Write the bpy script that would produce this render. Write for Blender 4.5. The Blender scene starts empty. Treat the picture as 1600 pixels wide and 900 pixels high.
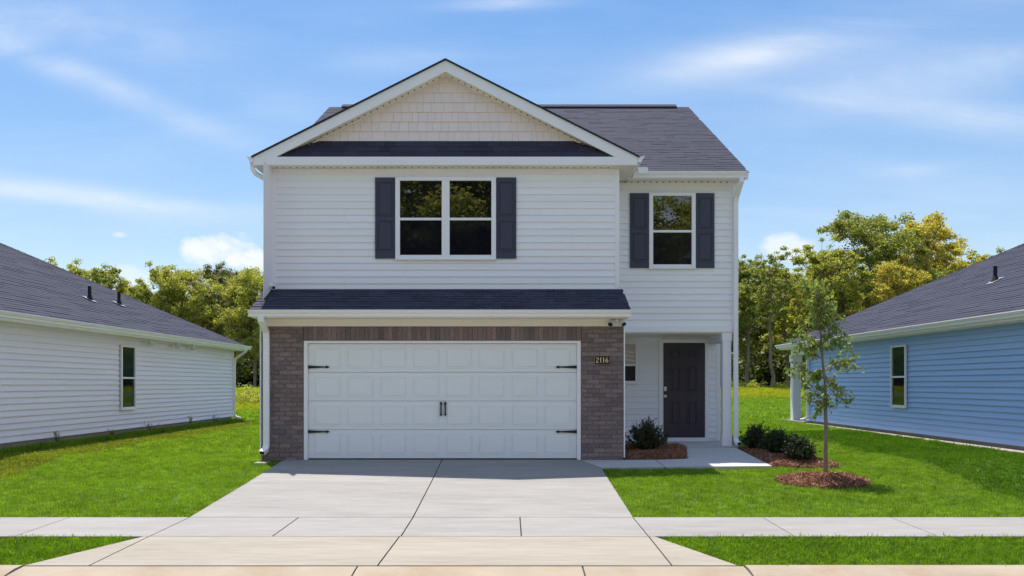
import bpy, math, random
import numpy as np
R = math.radians
sc = bpy.context.scene
C = sc.collection
random.seed(11)
rng = np.random.default_rng(11)

# ------------------------------------------------------------------ camera
F = 1353.0                       # focal length in photo pixels (1600 wide)
CAMZ = 1.35
cd = bpy.data.cameras.new('camera')
cam = bpy.data.objects.new('camera', cd); C.objects.link(cam)
cam.location = (0, 0, CAMZ); cam.rotation_euler = (R(90), 0, 0)
cd.sensor_width = 36; cd.lens = 36 * F / 1600
cd.shift_x = 5 / 1600; cd.shift_y = 150 / 1600
cd.clip_start = .1; cd.clip_end = 3000
sc.camera = cam

# ------------------------------------------------------------------ light
SUNV = np.array([-.175, .312, 1.0]); SUNV /= np.linalg.norm(SUNV)
el = math.asin(SUNV[2]); az = math.atan2(SUNV[0], SUNV[1])
sd = bpy.data.lights.new('sun', 'SUN'); sun = bpy.data.objects.new('sun', sd); C.objects.link(sun)
sd.energy = 3.1; sd.angle = R(.5); sd.color = (1, .95, .87)
sun.location = (-20, 30, 60)
import mathutils
sun.rotation_euler = mathutils.Vector(SUNV).to_track_quat('Z', 'Y').to_euler()

world = bpy.data.worlds.new('World'); sc.world = world; world.use_nodes = True
def build_world():
    nt = world.node_tree; nt.nodes.clear(); N = nt.nodes; L = nt.links
    out = N.new('ShaderNodeOutputWorld'); bg = N.new('ShaderNodeBackground'); bg.inputs[1].default_value = .15
    sky = N.new('ShaderNodeTexSky'); sky.sky_type = 'NISHITA'; sky.sun_disc = False
    sky.sun_elevation = el; sky.sun_rotation = az % (2 * math.pi)
    sky.air_density = 1.15; sky.dust_density = .25; sky.ozone_density = 3.2; sky.altitude = 50
    tc = N.new('ShaderNodeTexCoord'); sep = N.new('ShaderNodeSeparateXYZ'); L.new(tc.outputs['Generated'], sep.inputs[0])
    def m(op, a, b=None, c=None, clamp=False):
        n = N.new('ShaderNodeMath'); n.operation = op; n.use_clamp = clamp
        for i, v in enumerate((a, b, c)):
            if v is None: continue
            if isinstance(v, (int, float)): n.inputs[i].default_value = v
            else: L.new(v, n.inputs[i])
        return n.outputs[0]
    X, Y, Z = sep.outputs
    ya = m('MAXIMUM', Y, .02)
    u = m('DIVIDE', X, ya); v = m('DIVIDE', Z, ya)
    front = m('MULTIPLY', m('SUBTRACT', Y, .25), 4, clamp=True)
    def noise(scale, detail, rough, sx, sy, rot, dist=0, src=None):
        cb = N.new('ShaderNodeCombineXYZ'); L.new(u, cb.inputs[0]); L.new(v, cb.inputs[1])
        mp = N.new('ShaderNodeMapping'); L.new(cb.outputs[0] if src is None else src, mp.inputs[0])
        mp.inputs['Rotation'].default_value = (0, 0, rot); mp.inputs['Scale'].default_value = (sx, sy, 1)
        t = N.new('ShaderNodeTexNoise'); t.inputs['Scale'].default_value = scale; t.inputs['Detail'].default_value = detail
        t.inputs['Roughness'].default_value = rough; t.inputs['Distortion'].default_value = dist
        L.new(mp.outputs[0], t.inputs['Vector']); return t.outputs[0]
    nA = noise(3.2, 9, .62, 1, 3.4, .42, .5)      # streaks falling to the right
    nB = noise(2.6, 9, .62, 1, 3.6, -.26, .6)     # streaks rising to the right
    nC = noise(11, 9, .6, 1, 1.25, 0, .25)        # billows
    def mr(x, a, b, c=0., d=1.):
        n = N.new('ShaderNodeMapRange'); L.new(x, n.inputs[0])
        for i, q in enumerate((a, b, c, d)): n.inputs[i + 1].default_value = q
        return n.outputs[0]
    sA = mr(nA, .33, .72, .1, 1.1); sB = mr(nB, .33, .72, .1, 1.1)
    def streak(px, py, ang, Lh, W, amp, tex):
        cu = (px - 795) / F; cv = (600 - py) / F; ca, sa = math.cos(R(ang)), math.sin(R(ang)); Lh /= F; W /= F
        du = m('SUBTRACT', u, cu); dv = m('SUBTRACT', v, cv)
        a = m('DIVIDE', m('ADD', m('MULTIPLY', du, ca), m('MULTIPLY', dv, sa)), Lh)
        b = m('DIVIDE', m('SUBTRACT', m('MULTIPLY', dv, ca), m('MULTIPLY', du, sa)), W)
        q = m('ADD', m('MULTIPLY', a, a), m('MULTIPLY', b, b))
        g = m('POWER', 2.718, m('MULTIPLY', q, -1))
        return m('MULTIPLY', m('MULTIPLY', g, amp * .85), tex)
    parts = [streak(130, 120, -22, 330, 22, .55, sA), streak(110, 40, -8, 200, 40, .42, sA), streak(60, 300, -8, 230, 20, .62, sA),
             streak(300, 325, -4, 190, 16, .25, sA),
             streak(600, 95, 4, 110, 20, .30, sA), streak(1180, 85, 12, 130, 24, .55, sB), streak(1330, 45, 14, 330, 45, .42, sB),
             streak(1500, 110, 13, 260, 50, .45, sB), streak(1560, 190, -4, 160, 30, .62, sA), streak(1330, 160, -8, 150, 14, .28, sB),
             streak(1425, 268, 3, 60, 12, .35, sB), streak(800, 5, 2, 90, 10, .6, sA), streak(430, 160, -25, 300, 40, .18, sA),
             streak(1300, 330, 6, 240, 60, .16, sB)]
    tot = parts[0]
    for p in parts[1:]: tot = m('ADD', tot, p)
    # small heaped clouds low over the trees
    def puff(px, py, w, h, amp):
        cu = (px - 795) / F; cv = (600 - py) / F
        a = m('DIVIDE', m('SUBTRACT', u, cu), w / F); b = m('DIVIDE', m('SUBTRACT', v, cv), h / F)
        q = m('ADD', m('MULTIPLY', a, a), m('MULTIPLY', b, b))
        g = m('SUBTRACT', 1.25, q)
        d = m('ADD', g, m('MULTIPLY', m('SUBTRACT', nC, .5), 5.0))
        return m('MULTIPLY', mr(d, .35, 1.15), amp)
    for a in ((350, 392, 62, 34, .92), (395, 408, 60, 22, .7), (200, 432, 70, 20, .35), (1245, 385, 60, 24, .6), (1330, 372, 80, 18, .3), (185, 367, 18, 6, .4)):
        tot = m('ADD', tot, puff(*a))
    tot = m('MULTIPLY', tot, front)
    # veils over the unseen rest of the dome, raised to brighten the shaded walls
    za = m('ADD', m('MAXIMUM', Z, 0), .22)
    cb = N.new('ShaderNodeCombineXYZ'); L.new(m('DIVIDE', X, za), cb.inputs[0]); L.new(m('DIVIDE', Y, za), cb.inputs[1])
    nD = noise(1.5, 8, .6, 1, 2.6, .4, .4, cb.outputs[0])
    gen = mr(nD, .42, .7, .08, .75)
    gen = m('MULTIPLY', gen, m('SUBTRACT', 1, m('MULTIPLY', front, .85)))
    horizon = m('MULTIPLY', m('POWER', 2.718, m('MULTIPLY', m('ABSOLUTE', Z), -6.5)), .34)
    tot = m('ADD', m('ADD', tot, gen), horizon, clamp=True)
    mix = N.new('ShaderNodeMixRGB'); mix.inputs[2].default_value = (3.0, 3.15, 3.35, 1)
    hs = N.new('ShaderNodeHueSaturation'); hs.inputs['Hue'].default_value = .508; hs.inputs['Saturation'].default_value = 1.58; hs.inputs['Value'].default_value = .88
    gm = N.new('ShaderNodeGamma'); gm.inputs[1].default_value = .65
    L.new(sky.outputs[0], gm.inputs[0]); L.new(gm.outputs[0], hs.inputs['Color'])
    L.new(hs.outputs[0], mix.inputs[1]); L.new(tot, mix.inputs[0]); L.new(mix.outputs[0], bg.inputs[0]); L.new(bg.outputs[0], out.inputs[0])
build_world()
sc.view_settings.view_transform = 'Standard'; sc.view_settings.look = 'None'
sc.view_settings.gamma = 1; sc.view_settings.exposure = 1.08
sc.view_settings.use_curve_mapping = False
sc.cycles.max_bounces = 8; sc.cycles.transparent_max_bounces = 16
sc.cycles.sample_clamp_indirect = 6

# ------------------------------------------------------------------ materials
def mat(name, col, rough=.6, var=.0, vscale=3., bump=0., bscale=60., rnd=0., rnd2=None, spec=.4, ior=None, col2=None, c2scale=1.2, c2lo=.45, c2hi=.65, transl=None, metal=0, island=False, aniso=None, rndsat=0.):
    M = bpy.data.materials.new(name); M.use_nodes = True; nt = M.node_tree; N = nt.nodes; L = nt.links
    b = N['Principled BSDF']; b.inputs['Roughness'].default_value = rough; b.inputs['Metallic'].default_value = metal
    b.inputs['Specular IOR Level'].default_value = spec
    if ior: b.inputs['IOR'].default_value = ior
    tc = N.new('ShaderNodeTexCoord')
    geo = N.new('ShaderNodeNewGeometry')
    pos = geo.outputs['Position']
    def nz(scale, detail=5, vec=pos, rough=.6):
        t = N.new('ShaderNodeTexNoise'); t.inputs['Scale'].default_value = scale; t.inputs['Detail'].default_value = detail; t.inputs['Roughness'].default_value = rough
        if aniso:
            mp = N.new('ShaderNodeMapping'); mp.inputs['Scale'].default_value = aniso; L.new(vec, mp.inputs[0]); vec = mp.outputs[0]
        L.new(vec, t.inputs['Vector']); return t.outputs[0]
    rgb = N.new('ShaderNodeRGB'); rgb.outputs[0].default_value = (*col, 1); cur = rgb.outputs[0]
    def mr(x, a, b_, c, d):
        n = N.new('ShaderNodeMapRange'); L.new(x, n.inputs[0])
        for i, q in enumerate((a, b_, c, d)): n.inputs[i + 1].default_value = q
        return n.outputs[0]
    def mix(f, a, c2):
        n = N.new('ShaderNodeMixRGB'); L.new(f, n.inputs[0]); L.new(a, n.inputs[1])
        if isinstance(c2, tuple): n.inputs[2].default_value = (*c2, 1)
        else: L.new(c2, n.inputs[2])
        return n.outputs[0]
    def val(x, cur):
        n = N.new('ShaderNodeHueSaturation'); L.new(cur, n.inputs['Color']); L.new(x, n.inputs['Value']); return n.outputs[0]
    if col2: cur = mix(mr(nz(c2scale), c2lo, c2hi, 0, 1), cur, col2)
    rsrc = geo.outputs['Random Per Island'] if island else N.new('ShaderNodeObjectInfo').outputs['Random']
    if rnd2: cur = mix(rsrc, cur, rnd2)
    if rnd:
        wn = N.new('ShaderNodeTexWhiteNoise'); wn.noise_dimensions = '1D'; L.new(rsrc, wn.inputs['W'])
        cur = val(mr(wn.outputs['Value'], 0, 1, 1 - rnd, 1 + rnd), cur)
    if var:
        cur = val(mr(nz(vscale), .3, .7, 1 - var, 1 + var), cur)
    L.new(cur, b.inputs['Base Color'])
    if bump:
        bp = N.new('ShaderNodeBump'); bp.inputs['Strength'].default_value = bump; bp.inputs['Distance'].default_value = .004
        L.new(nz(bscale, 4), bp.inputs['Height']); L.new(bp.outputs[0], b.inputs['Normal'])
    if transl:
        t = N.new('ShaderNodeBsdfTranslucent'); ms = N.new('ShaderNodeMixShader'); ms.inputs[0].default_value = transl
        hs = N.new('ShaderNodeHueSaturation'); hs.inputs['Value'].default_value = 1.5; hs.inputs['Saturation'].default_value = 1.1
        hs.inputs['Hue'].default_value = .503
        L.new(cur, hs.inputs['Color']); L.new(hs.outputs[0], t.inputs[0])
        L.new(b.outputs[0], ms.inputs[1]); L.new(t.outputs[0], ms.inputs[2]); L.new(ms.outputs[0], N['Material Output'].inputs[0])
    return M
M = {}
M['siding'] = mat('white_vinyl_siding', (.92, .87, .90), .45, .02, .8, .12, 90, rnd=.018, aniso=(.4, .4, 6))
M['siding_grey'] = mat('pale_grey_vinyl_siding', (.88, .80, .89), .45, .02, .7, .12, 90, rnd=.02, aniso=(.3, .3, 5))
M['siding_blue'] = mat('blue_vinyl_siding', (.38, .54, .88), .45, .04, .7, .12, 90, rnd=.03, aniso=(.3, .3, 5))
M['trim'] = mat('white_trim', (.92, .87, .895), .4, .02, 2, .05, 40)
M['soffit'] = mat('cream_white_soffit', (.88, .79, .70), .5, .02, 2)
M['shake'] = mat('beige_vinyl_shake', (.87, .735, .71), .55, .02, 12, .2, 80, rnd=.02, aniso=(6, 1, 1))
M['shake_back'] = mat('shake_backing', (.50, .38, .33), .7)
M['garage'] = mat('white_garage_door_paint', (.86, .85, .86), .35, .015, 2, .08, 120, aniso=(1, 1, 5))
M['plum'] = mat('dark_plum_paint', (.048, .032, .050), .38, .06, 4, .05, 80)
M['navy'] = mat('slate_navy_shutter', (.060, .058, .095), .42, .05, 4, .1, 90, aniso=(8, 1, .6))
M['brick'] = mat('brown_grey_brick', (.255, .175, .165), .85, .22, 28, .6, 120, rnd=.20, rnd2=(.18, .135, .14))
M['mortar'] = mat('mortar', (.21, .165, .16), .95, .12, 20, .5, 150)
SH = (.042, .040, .066)
M['shingle'] = mat('charcoal_asphalt_shingle', SH, .9, .35, 60, .5, 220, rnd=.22)
M['shingle_field'] = mat('charcoal_shingle_courses', (.028, .030, .054), .9, .30, 26, .5, 200, rnd=.11, island=True)
M['shingle_field_far'] = mat('weathered_charcoal_shingles', (.035, .036, .060), .9, .25, 14, .4, 120, rnd=.14, island=True)
M['roof_base'] = mat('roof_underlay', (.03, .03, .04), .9)
M['metal_black'] = mat('black_iron', (.012, .011, .013), .5, spec=.4)
M['rubber'] = mat('black_rubber_pipe', (.012, .011, .012), .75)
M['lead'] = mat('galvanised_flashing', (.45, .46, .48), .4, metal=.4)
M['satin'] = mat('satin_nickel', (.80, .72, .58), .35)
M['gold'] = mat('brass_numerals', (.95, .66, .40), .4)
M['brass_dark'] = mat('aged_brass', (.30, .18, .09), .5)
M['lamp'] = mat('white_lamp_housing', (.72, .72, .72), .4)
M['lens'] = mat('dark_lens', (.03, .03, .045), .1)
M['concrete'] = mat('pale_concrete', (.31, .292, .275), .85, .09, 5.0, .45, 140, rnd=.03, col2=(.265, .25, .235), c2scale=1.3, c2lo=.4, c2hi=.7, aniso=(.45, 2.2, 1))
M['concrete_tan'] = mat('tan_concrete', (.335, .297, .245), .85, .09, 5.0, .35, 140, rnd=.03, col2=(.29, .25, .20), c2scale=1.2, c2lo=.4, c2hi=.7, aniso=(.45, 2.2, 1))
M['path'] = mat('shade_lift_path_concrete', (.50, .475, .46), .85, .08, 5.0, .45, 140, aniso=(.6, 1.6, 1))  # extra light put into the colour of the shaded path and porch slabs
M['gutter_pan'] = mat('kerb_concrete', (.36, .295, .22), .9, .09, 2.0, .5, 120, rnd=.04, col2=(.33, .24, .16), c2scale=1.6)
M['joint'] = mat('joint_dirt', (.055, .045, .038), .95, .3, 30, .5, 60)
M['found'] = mat('foundation_concrete', (.36, .32, .27), .9, .12, 3, .4, 80)
M['bounce_road'] = mat('pale_bounce_road', (.28, .265, .24), .9, .15, 30, .6, 150)  # unseen road, colour lightened to bounce sun onto the facade
M['soil'] = mat('lawn_soil', (.060, .11, .012), .95, .25, 2.2, .7, 30, col2=(.07, .12, .014), c2scale=.5)
M['mulch'] = mat('bark_mulch', (.16, .07, .042), .9, .4, 25, .9, 90)
M['chip'] = mat('bark_chips', (.23, .095, .055), .85, rnd=.55, island=True, rnd2=(.42, .22, .13))
M['bark'] = mat('tree_bark', (.22, .17, .135), .95, .3, 4, .8, 14, aniso=(3, 3, .5))
M['bark_young'] = mat('young_bark', (.24, .17, .14), .9, .25, 14, .5, 50, aniso=(3, 3, .6))
M['stem'] = mat('shrub_stem', (.07, .045, .03), .9)
def leafm(n, a, b, tr=.4, r=.28): return mat(n, a, .55, rnd=r, rnd2=b, island=True, transl=tr, spec=.3)
M['leaf_green'] = leafm('leaf_green', (.20, .225, .045), (.31, .32, .08), .47)
M['leaf_deep'] = leafm('leaf_deep', (.12, .15, .035), (.19, .22, .055), .45)
M['leaf_brown'] = leafm('leaf_brown', (.15, .14, .05), (.21, .22, .07), .42)
M['leaf_yellow'] = leafm('leaf_yellow', (.56, .43, .09), (.38, .38, .09), .46)
M['leaf_lime'] = leafm('leaf_lime', (.29, .30, .055), (.43, .42, .10), .48)
M['leaf_under'] = leafm('leaf_under', (.07, .085, .018), (.14, .16, .035), .3)
M['leaf_sapling'] = leafm('leaf_sapling', (.15, .22, .05), (.28, .30, .08), .42)
M['leaf_holly'] = leafm('holly_leaf', (.028, .045, .014), (.055, .065, .022), .12, .45)
M['leaf_weed'] = leafm('weed_leaf', (0.319, 0.334, 0.043), (0.435, 0.435, 0.087), .4)
M['leaf_red'] = M['leaf_weed']
# grass with broad uneven tone from its place on the lawn
def grassm(name, a, b, c, tr=.45):
    G = mat(name, a, .6, rnd=.36, rnd2=b, island=False, transl=tr, spec=.25, col2=c, c2scale=.35, c2lo=.42, c2hi=.66, var=.16, vscale=1.1)
    return G
M['grass'] = grassm('lawn_blades', (.155, .265, .016), (.30, .41, .06), (.125, .22, .012))
M['grass_dark'] = grassm('lush_lawn_blades', (.12, .22, .010), (.22, .33, .035), (.09, .18, .008))
M['grass_deep'] = grassm('deep_green_lawn_blades', (.075, .165, .008), (.12, .22, .016), (.06, .135, .007))
M['grass_dry'] = grassm('dry_lawn_blades', (.21, .25, .022), (.27, .28, .05), (.16, .23, .015))
M['grass_field'] = grassm('field_blades', (.36, .38, .02), (.42, .40, .05), (.28, .34, .02))
def glassm(name, ior, col=(.006, .006, .008), rough=.0):
    g = mat(name, col, rough, spec=.5, ior=ior); return g
M['glass'] = glassm('window_glass', 2.15)
M['glass_screen'] = glassm('screened_window_glass', 1.5, (.008, .008, .014), .03)
M['glass_dull'] = mat('dull_dark_screen', (.03, .028, .035), .5, spec=.2)
M['glass_green'] = glassm('side_window_glass', 1.6, (.010, .035, .030), .05)
M['curtain'] = mat('pale_blind', (.62, .50, .50), .7)

# ------------------------------------------------------------------ helpers
WP = {}
def meta(o, label=None, cat=None, group=None, kind=None):
    if label: o['label'] = label
    if cat: o['category'] = cat
    if group: o['group'] = group
    if kind: o['kind'] = kind
    return o
def place(o, pos, parent=None):
    WP[o] = np.array(pos, float)
    if parent is not None:
        o.parent = parent; o.location = tuple(WP[o] - WP[parent])
    else: o.location = tuple(pos)
    return o
def empty(name, pos, **k):
    o = bpy.data.objects.new(name, None); C.objects.link(o); o.empty_display_size = .3
    place(o, pos); return meta(o, **k)
def inst(name, me, pos, parent=None, rot=(0, 0, 0), scale=(1, 1, 1)):
    o = bpy.data.objects.new(name, me); C.objects.link(o); place(o, pos, parent); o.rotation_euler = rot; o.scale = scale
    return o
class MB:
    def __init__(s): s.v = []; s.f = []; s.sm = []
    def add(s, vs, fs, smooth=False):
        b = len(s.v); s.v += [tuple(map(float, q)) for q in vs]
        for f in fs: s.f.append([b + i for i in f]); s.sm.append(smooth)
        return s
    def box(s, x0, x1, y0, y1, z0, z1):
        vs = [(x, y, z) for z in (z0, z1) for y in (y0, y1) for x in (x0, x1)]
        return s.add(vs, [(0, 2, 3, 1), (4, 5, 7, 6), (0, 1, 5, 4), (2, 6, 7, 3), (0, 4, 6, 2), (1, 3, 7, 5)])
    def prism(s, poly, axis, a, b):
        # poly: list of 2-D points; axis 'x' -> (y,z), 'y' -> (x,z), 'z' -> (x,y)
        def P(p, t): return {'x': (t, p[0], p[1]), 'y': (p[0], t, p[1]), 'z': (p[0], p[1], t)}[axis]
        n = len(poly); vs = [P(p, a) for p in poly] + [P(p, b) for p in poly]
        fs = [tuple(range(n))[::-1], tuple(range(n, 2 * n))] + [(i, (i + 1) % n, n + (i + 1) % n, n + i) for i in range(n)]
        return s.add(vs, fs)
    def cyl(s, p0, p1, r0, r1=None, n=12, cap=True, smooth=True):
        r1 = r0 if r1 is None else r1
        p0 = np.array(p0, float); p1 = np.array(p1, float); d = p1 - p0; d /= (np.linalg.norm(d) + 1e-9)
        a = np.cross(d, (0, 0, 1) if abs(d[2]) < .9 else (1, 0, 0)); a /= np.linalg.norm(a); b = np.cross(d, a)
        vs = []
        for p, r in ((p0, r0), (p1, r1)):
            for i in range(n):
                t = 2 * math.pi * i / n; vs.append(p + r * (math.cos(t) * a + math.sin(t) * b))
        s.add(vs, [(i, (i + 1) % n, n + (i + 1) % n, n + i) for i in range(n)], smooth)
        if cap: s.add(vs, [tuple(range(n))[::-1], tuple(range(n, 2 * n))])
        return s
    def rtube(s, pts, w, d, cap=True):
        # rectangular pipe along pts; w across x, d across the other way
        pts = [np.array(p, float) for p in pts]; vs = []
        for i, p in enumerate(pts):
            t0 = pts[i] - pts[i - 1] if i else pts[1] - pts[0]; t1 = pts[i + 1] - pts[i] if i < len(pts) - 1 else pts[i] - pts[i - 1]
            t = t0 / np.linalg.norm(t0) + t1 / np.linalg.norm(t1); t /= np.linalg.norm(t)
            xa = np.array((1., 0, 0)) if abs(t[0]) < .8 else np.array((0, 0, 1.))
            xa = xa - t * xa.dot(t); xa /= np.linalg.norm(xa); ya = np.cross(t, xa)
            for a, b in ((-1, -1), (1, -1), (1, 1), (-1, 1)): vs.append(p + xa * a * w / 2 + ya * b * d / 2)
        fs = [(4 * i + j, 4 * i + (j + 1) % 4, 4 * i + 4 + (j + 1) % 4, 4 * i + 4 + j) for i in range(len(pts) - 1) for j in range(4)]
        if cap: fs += [(3, 2, 1, 0), tuple(4 * (len(pts) - 1) + j for j in range(4))]
        return s.add(vs, fs)
    def mesh(s, name, m, center=True, base=False, bevel=0):
        v = np.array(s.v, float); c = np.zeros(3)
        if center:
            c = (v.min(0) + v.max(0)) / 2
            if base: c[2] = v[:, 2].min()
        me = bpy.data.meshes.new(name); me.from_pydata([tuple(q) for q in (v - c)], [], s.f); me.update()
        import bmesh
        bm = bmesh.new(); bm.from_mesh(me); bmesh.ops.recalc_face_normals(bm, faces=bm.faces)
        if bevel: bmesh.ops.bevel(bm, geom=bm.edges[:], offset=bevel, segments=1, affect='EDGES')
        bm.to_mesh(me); bm.free()
        if any(s.sm) and len(me.polygons) == len(s.sm): me.polygons.foreach_set('use_smooth', s.sm)
        me.materials.append(m); return me, c
    def build(s, name, m, parent=None, bevel=0, **k):
        me, c = s.mesh(name, m, bevel=bevel); o = inst(name, me, c, parent); return meta(o, **k)
def box(name, m, parent, x0, x1, y0, y1, z0, z1, bevel=0, **k): return MB().box(x0, x1, y0, y1, z0, z1).build(name, m, parent, bevel, **k)
def clip(poly, a, b, c):
    # keep a*x+b*y<=c
    out = []
    for i in range(len(poly)):
        p, q = poly[i], poly[(i + 1) % len(poly)]; dp = a * p[0] + b * p[1] - c; dq = a * q[0] + b * q[1] - c
        if dp <= 0: out.append(p)
        if (dp < 0 < dq) or (dq < 0 < dp):
            t = dp / (dp - dq); out.append((p[0] + t * (q[0] - p[0]), p[1] + t * (q[1] - p[1])))
    return out

# lap siding ---------------------------------------------------------
LAP = .127
_plk = {}
def plank(Ln, m, h=LAP, t0=.024, t1=.003):
    k = (round(Ln, 3), m.name, round(h, 3), t0)
    if k not in _plk:
        mb = MB(); hl = Ln / 2
        # bottom lip, face leaning back, top tucked under the next course
        prof = [(-t0, 0), (-t0, .012), (-t1, h + .006), (0, h + .006), (0, 0)]
        mb.prism(prof, 'x', -hl, hl); _plk[k] = mb.mesh('siding_plank', m, center=False)[0]
    return _plk[k]
def siding(wall, a0, a1, z0, z1, plane, face, m, holes=(), t0=.024):
    """face: '-y' '+x' '-x'; a = coordinate along the wall"""
    n = int(math.ceil((z1 - z0) / LAP - 1e-6)); rot = {'-y': 0, '+x': R(90), '-x': R(-90)}[face]
    for i in range(n):
        z = z0 + i * LAP; h = min(LAP, z1 - z)
        if h < .02: continue
        spans = [(a0, a1)]
        for (h0, h1, hz0, hz1) in holes:
            if z + h > hz0 + .01 and z < hz1 - .01:
                ns = []
                for s0, s1 in spans:
                    if h1 <= s0 or h0 >= s1: ns.append((s0, s1)); continue
                    if h0 - s0 > .02: ns.append((s0, h0))
                    if s1 - h1 > .02: ns.append((h1, s1))
                spans = ns
        cut = []
        for s0, s1 in spans:
            if s1 - s0 > 4.4:
                p = [s0]; q = s0 + 3.66 * (.35 + .61 * ((i // 2 * 7) % 5) / 4)
                while q < s1 - .5: p.append(q); q += 3.66
                p.append(s1)
                cut += [(u0 + (.0012 if u0 != s0 else 0), u1 - (.0012 if u1 != s1 else 0)) for u0, u1 in zip(p[:-1], p[1:])]
            else: cut.append((s0, s1))
        for s0, s1 in cut:
            me = plank(s1 - s0, m, h, t0); mid = (s0 + s1) / 2
            pos = (mid, plane, z) if face == '-y' else (plane, mid, z)
            inst('siding_plank', me, pos, wall, (0, 0, rot))

# windows --------------------------------------------------------------
def window(parent, cx, z0, z1, w, plane, face='-y', sashes=1, split=.5, gl=(None, None), fr=.075, mull=.12):
    """double-hung vinyl window; cx along the wall"""
    def T(mb):   # local: x along wall, -y outwards
        rot = {'-y': 0, '+x': R(90), '-x': R(-90)}[face]; ca, sa = math.cos(rot), math.sin(rot)
        base = (cx, plane) if face == '-y' else (plane, cx)
        mb.v = [(base[0] + x * ca - y * sa, base[1] + x * sa + y * ca, z) for x, y, z in mb.v]; return mb
    x0, x1 = -w / 2, w / 2
    mb = MB(); d = .045
    mb.box(x0, x1, -d, .0, z1 - fr * .8, z1).box(x0, x1, -d, 0, z0, z0 + fr * .55)
    mb.box(x0, x0 + fr, -d, 0, z0 + fr * .55, z1 - fr * .8).box(x1 - fr, x1, -d, 0, z0 + fr * .55, z1 - fr * .8)
    mb.box(x0 - .01, x1 + .01, -d - .012, -.001, z0 - .018, z0 - .001)
    if sashes == 2: mb.box(-mull / 2, mull / 2, -d + .002, 0, z0 + fr * .55, z1 - fr * .8)
    W = T(mb).build('window', M['trim'], parent, bevel=.003)
    za, zb = z0 + fr * .55, z1 - fr * .8; zm = za + (zb - za) * split; rs = .03
    spans = [(x0 + fr, x1 - fr)] if sashes == 1 else [(x0 + fr, -mull / 2), (mull / 2, x1 - fr)]
    for s0, s1 in spans:
        T(MB().box(s0, s1, -.030, -.004, zm - rs, zm + rs * .5)).build('meeting_rail', M['trim'], W)
        T(MB().box(s0, s1, -.028, -.004, za, za + .028)).build('sash_rail', M['trim'], W)
        g = gl[0] or M['glass']; h = gl[1] or M['glass_screen']
        T(MB().box(s0, s1, -.012, -.003, zm + rs * .5, zb)).build('pane', g, W)
        T(MB().box(s0, s1, -.008, -.002, za + .028, zm - rs)).build('pane', h, W)
    return W
def frustum(w, h, d, inset):
    mb = MB(); a, b = w / 2, h / 2
    vs = [(-a, 0, -b), (a, 0, -b), (a, 0, b), (-a, 0, b), (-a + inset, -d, -b + inset), (a - inset, -d, -b + inset), (a - inset, -d, b - inset), (-a + inset, -d, b - inset)]
    mb.add(vs, [(0, 1, 5, 4), (1, 2, 6, 5), (2, 3, 7, 6), (3, 0, 4, 7), (4, 5, 6, 7), (3, 2, 1, 0)]); return mb
def rim(w, h, t, d):
    """raised moulding ring around an embossed panel"""
    mb = MB(); a, b = w / 2, h / 2
    for (p, q, r_, s_) in ((-a, a, -b, -b + t), (-a, a, b - t, b), (-a, -a + t, -b + t, b - t), (a - t, a, -b + t, b - t)):
        mb.box(p, q, -d, 0, r_, s_)
    return mb
_pm = {}
def panel(parent, cx, cz, y, w, h, m, d=.012, t=.014, gap=.012, cd=None):
    k = (round(w, 3), round(h, 3), m.name)
    if k not in _pm:
        mb = rim(w, h, t, d); f = frustum(w - 2 * t - 2 * gap, h - 2 * t - 2 * gap, cd or d, .012); mb.add(f.v, f.f)
        _pm[k] = mb.mesh('panel', m, center=False)[0]
    return inst('panel', _pm[k], (cx, y, cz), parent)
def shutter(parent, x0, x1, z0, z1, y):
    s = box('shutter', M['navy'], parent, x0, x1, y - .03, y - .001, z0, z1, bevel=.003)
    w = x1 - x0 - .09; H = z1 - z0
    for a, b in ((.055, .475), (.535, .91)):
        p0, p1 = z1 - b * H, z1 - a * H
        panel(s, (x0 + x1) / 2, (p0 + p1) / 2, y - .0302, w, p1 - p0, M['navy'], d=.010, t=.010, gap=.016, cd=.012)
    return s
# gutters ----------------------------------------------------------------
GP = [(0, 0), (0, -.115), (-.07, -.115), (-.078, -.075), (-.105, -.045), (-.115, -.022), (-.125, -.018), (-.125, 0), (-.112, 0), (-.112, -.014), (-.012, -.014), (-.012, 0)]
def gutter(parent, a0, a1, plane, z, face='-y', m=None):
    mb = MB()
    if face == '-y': mb.prism([(plane + p[0], z + p[1]) for p in GP], 'x', a0, a1)
    elif face == '+x': mb.prism([(plane - p[0], z + p[1]) for p in GP], 'y', a0, a1)
    else: mb.prism([(plane + p[0], z + p[1]) for p in GP], 'y', a0, a1)
    return mb.build('gutter', m or M['trim'], parent)
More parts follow.
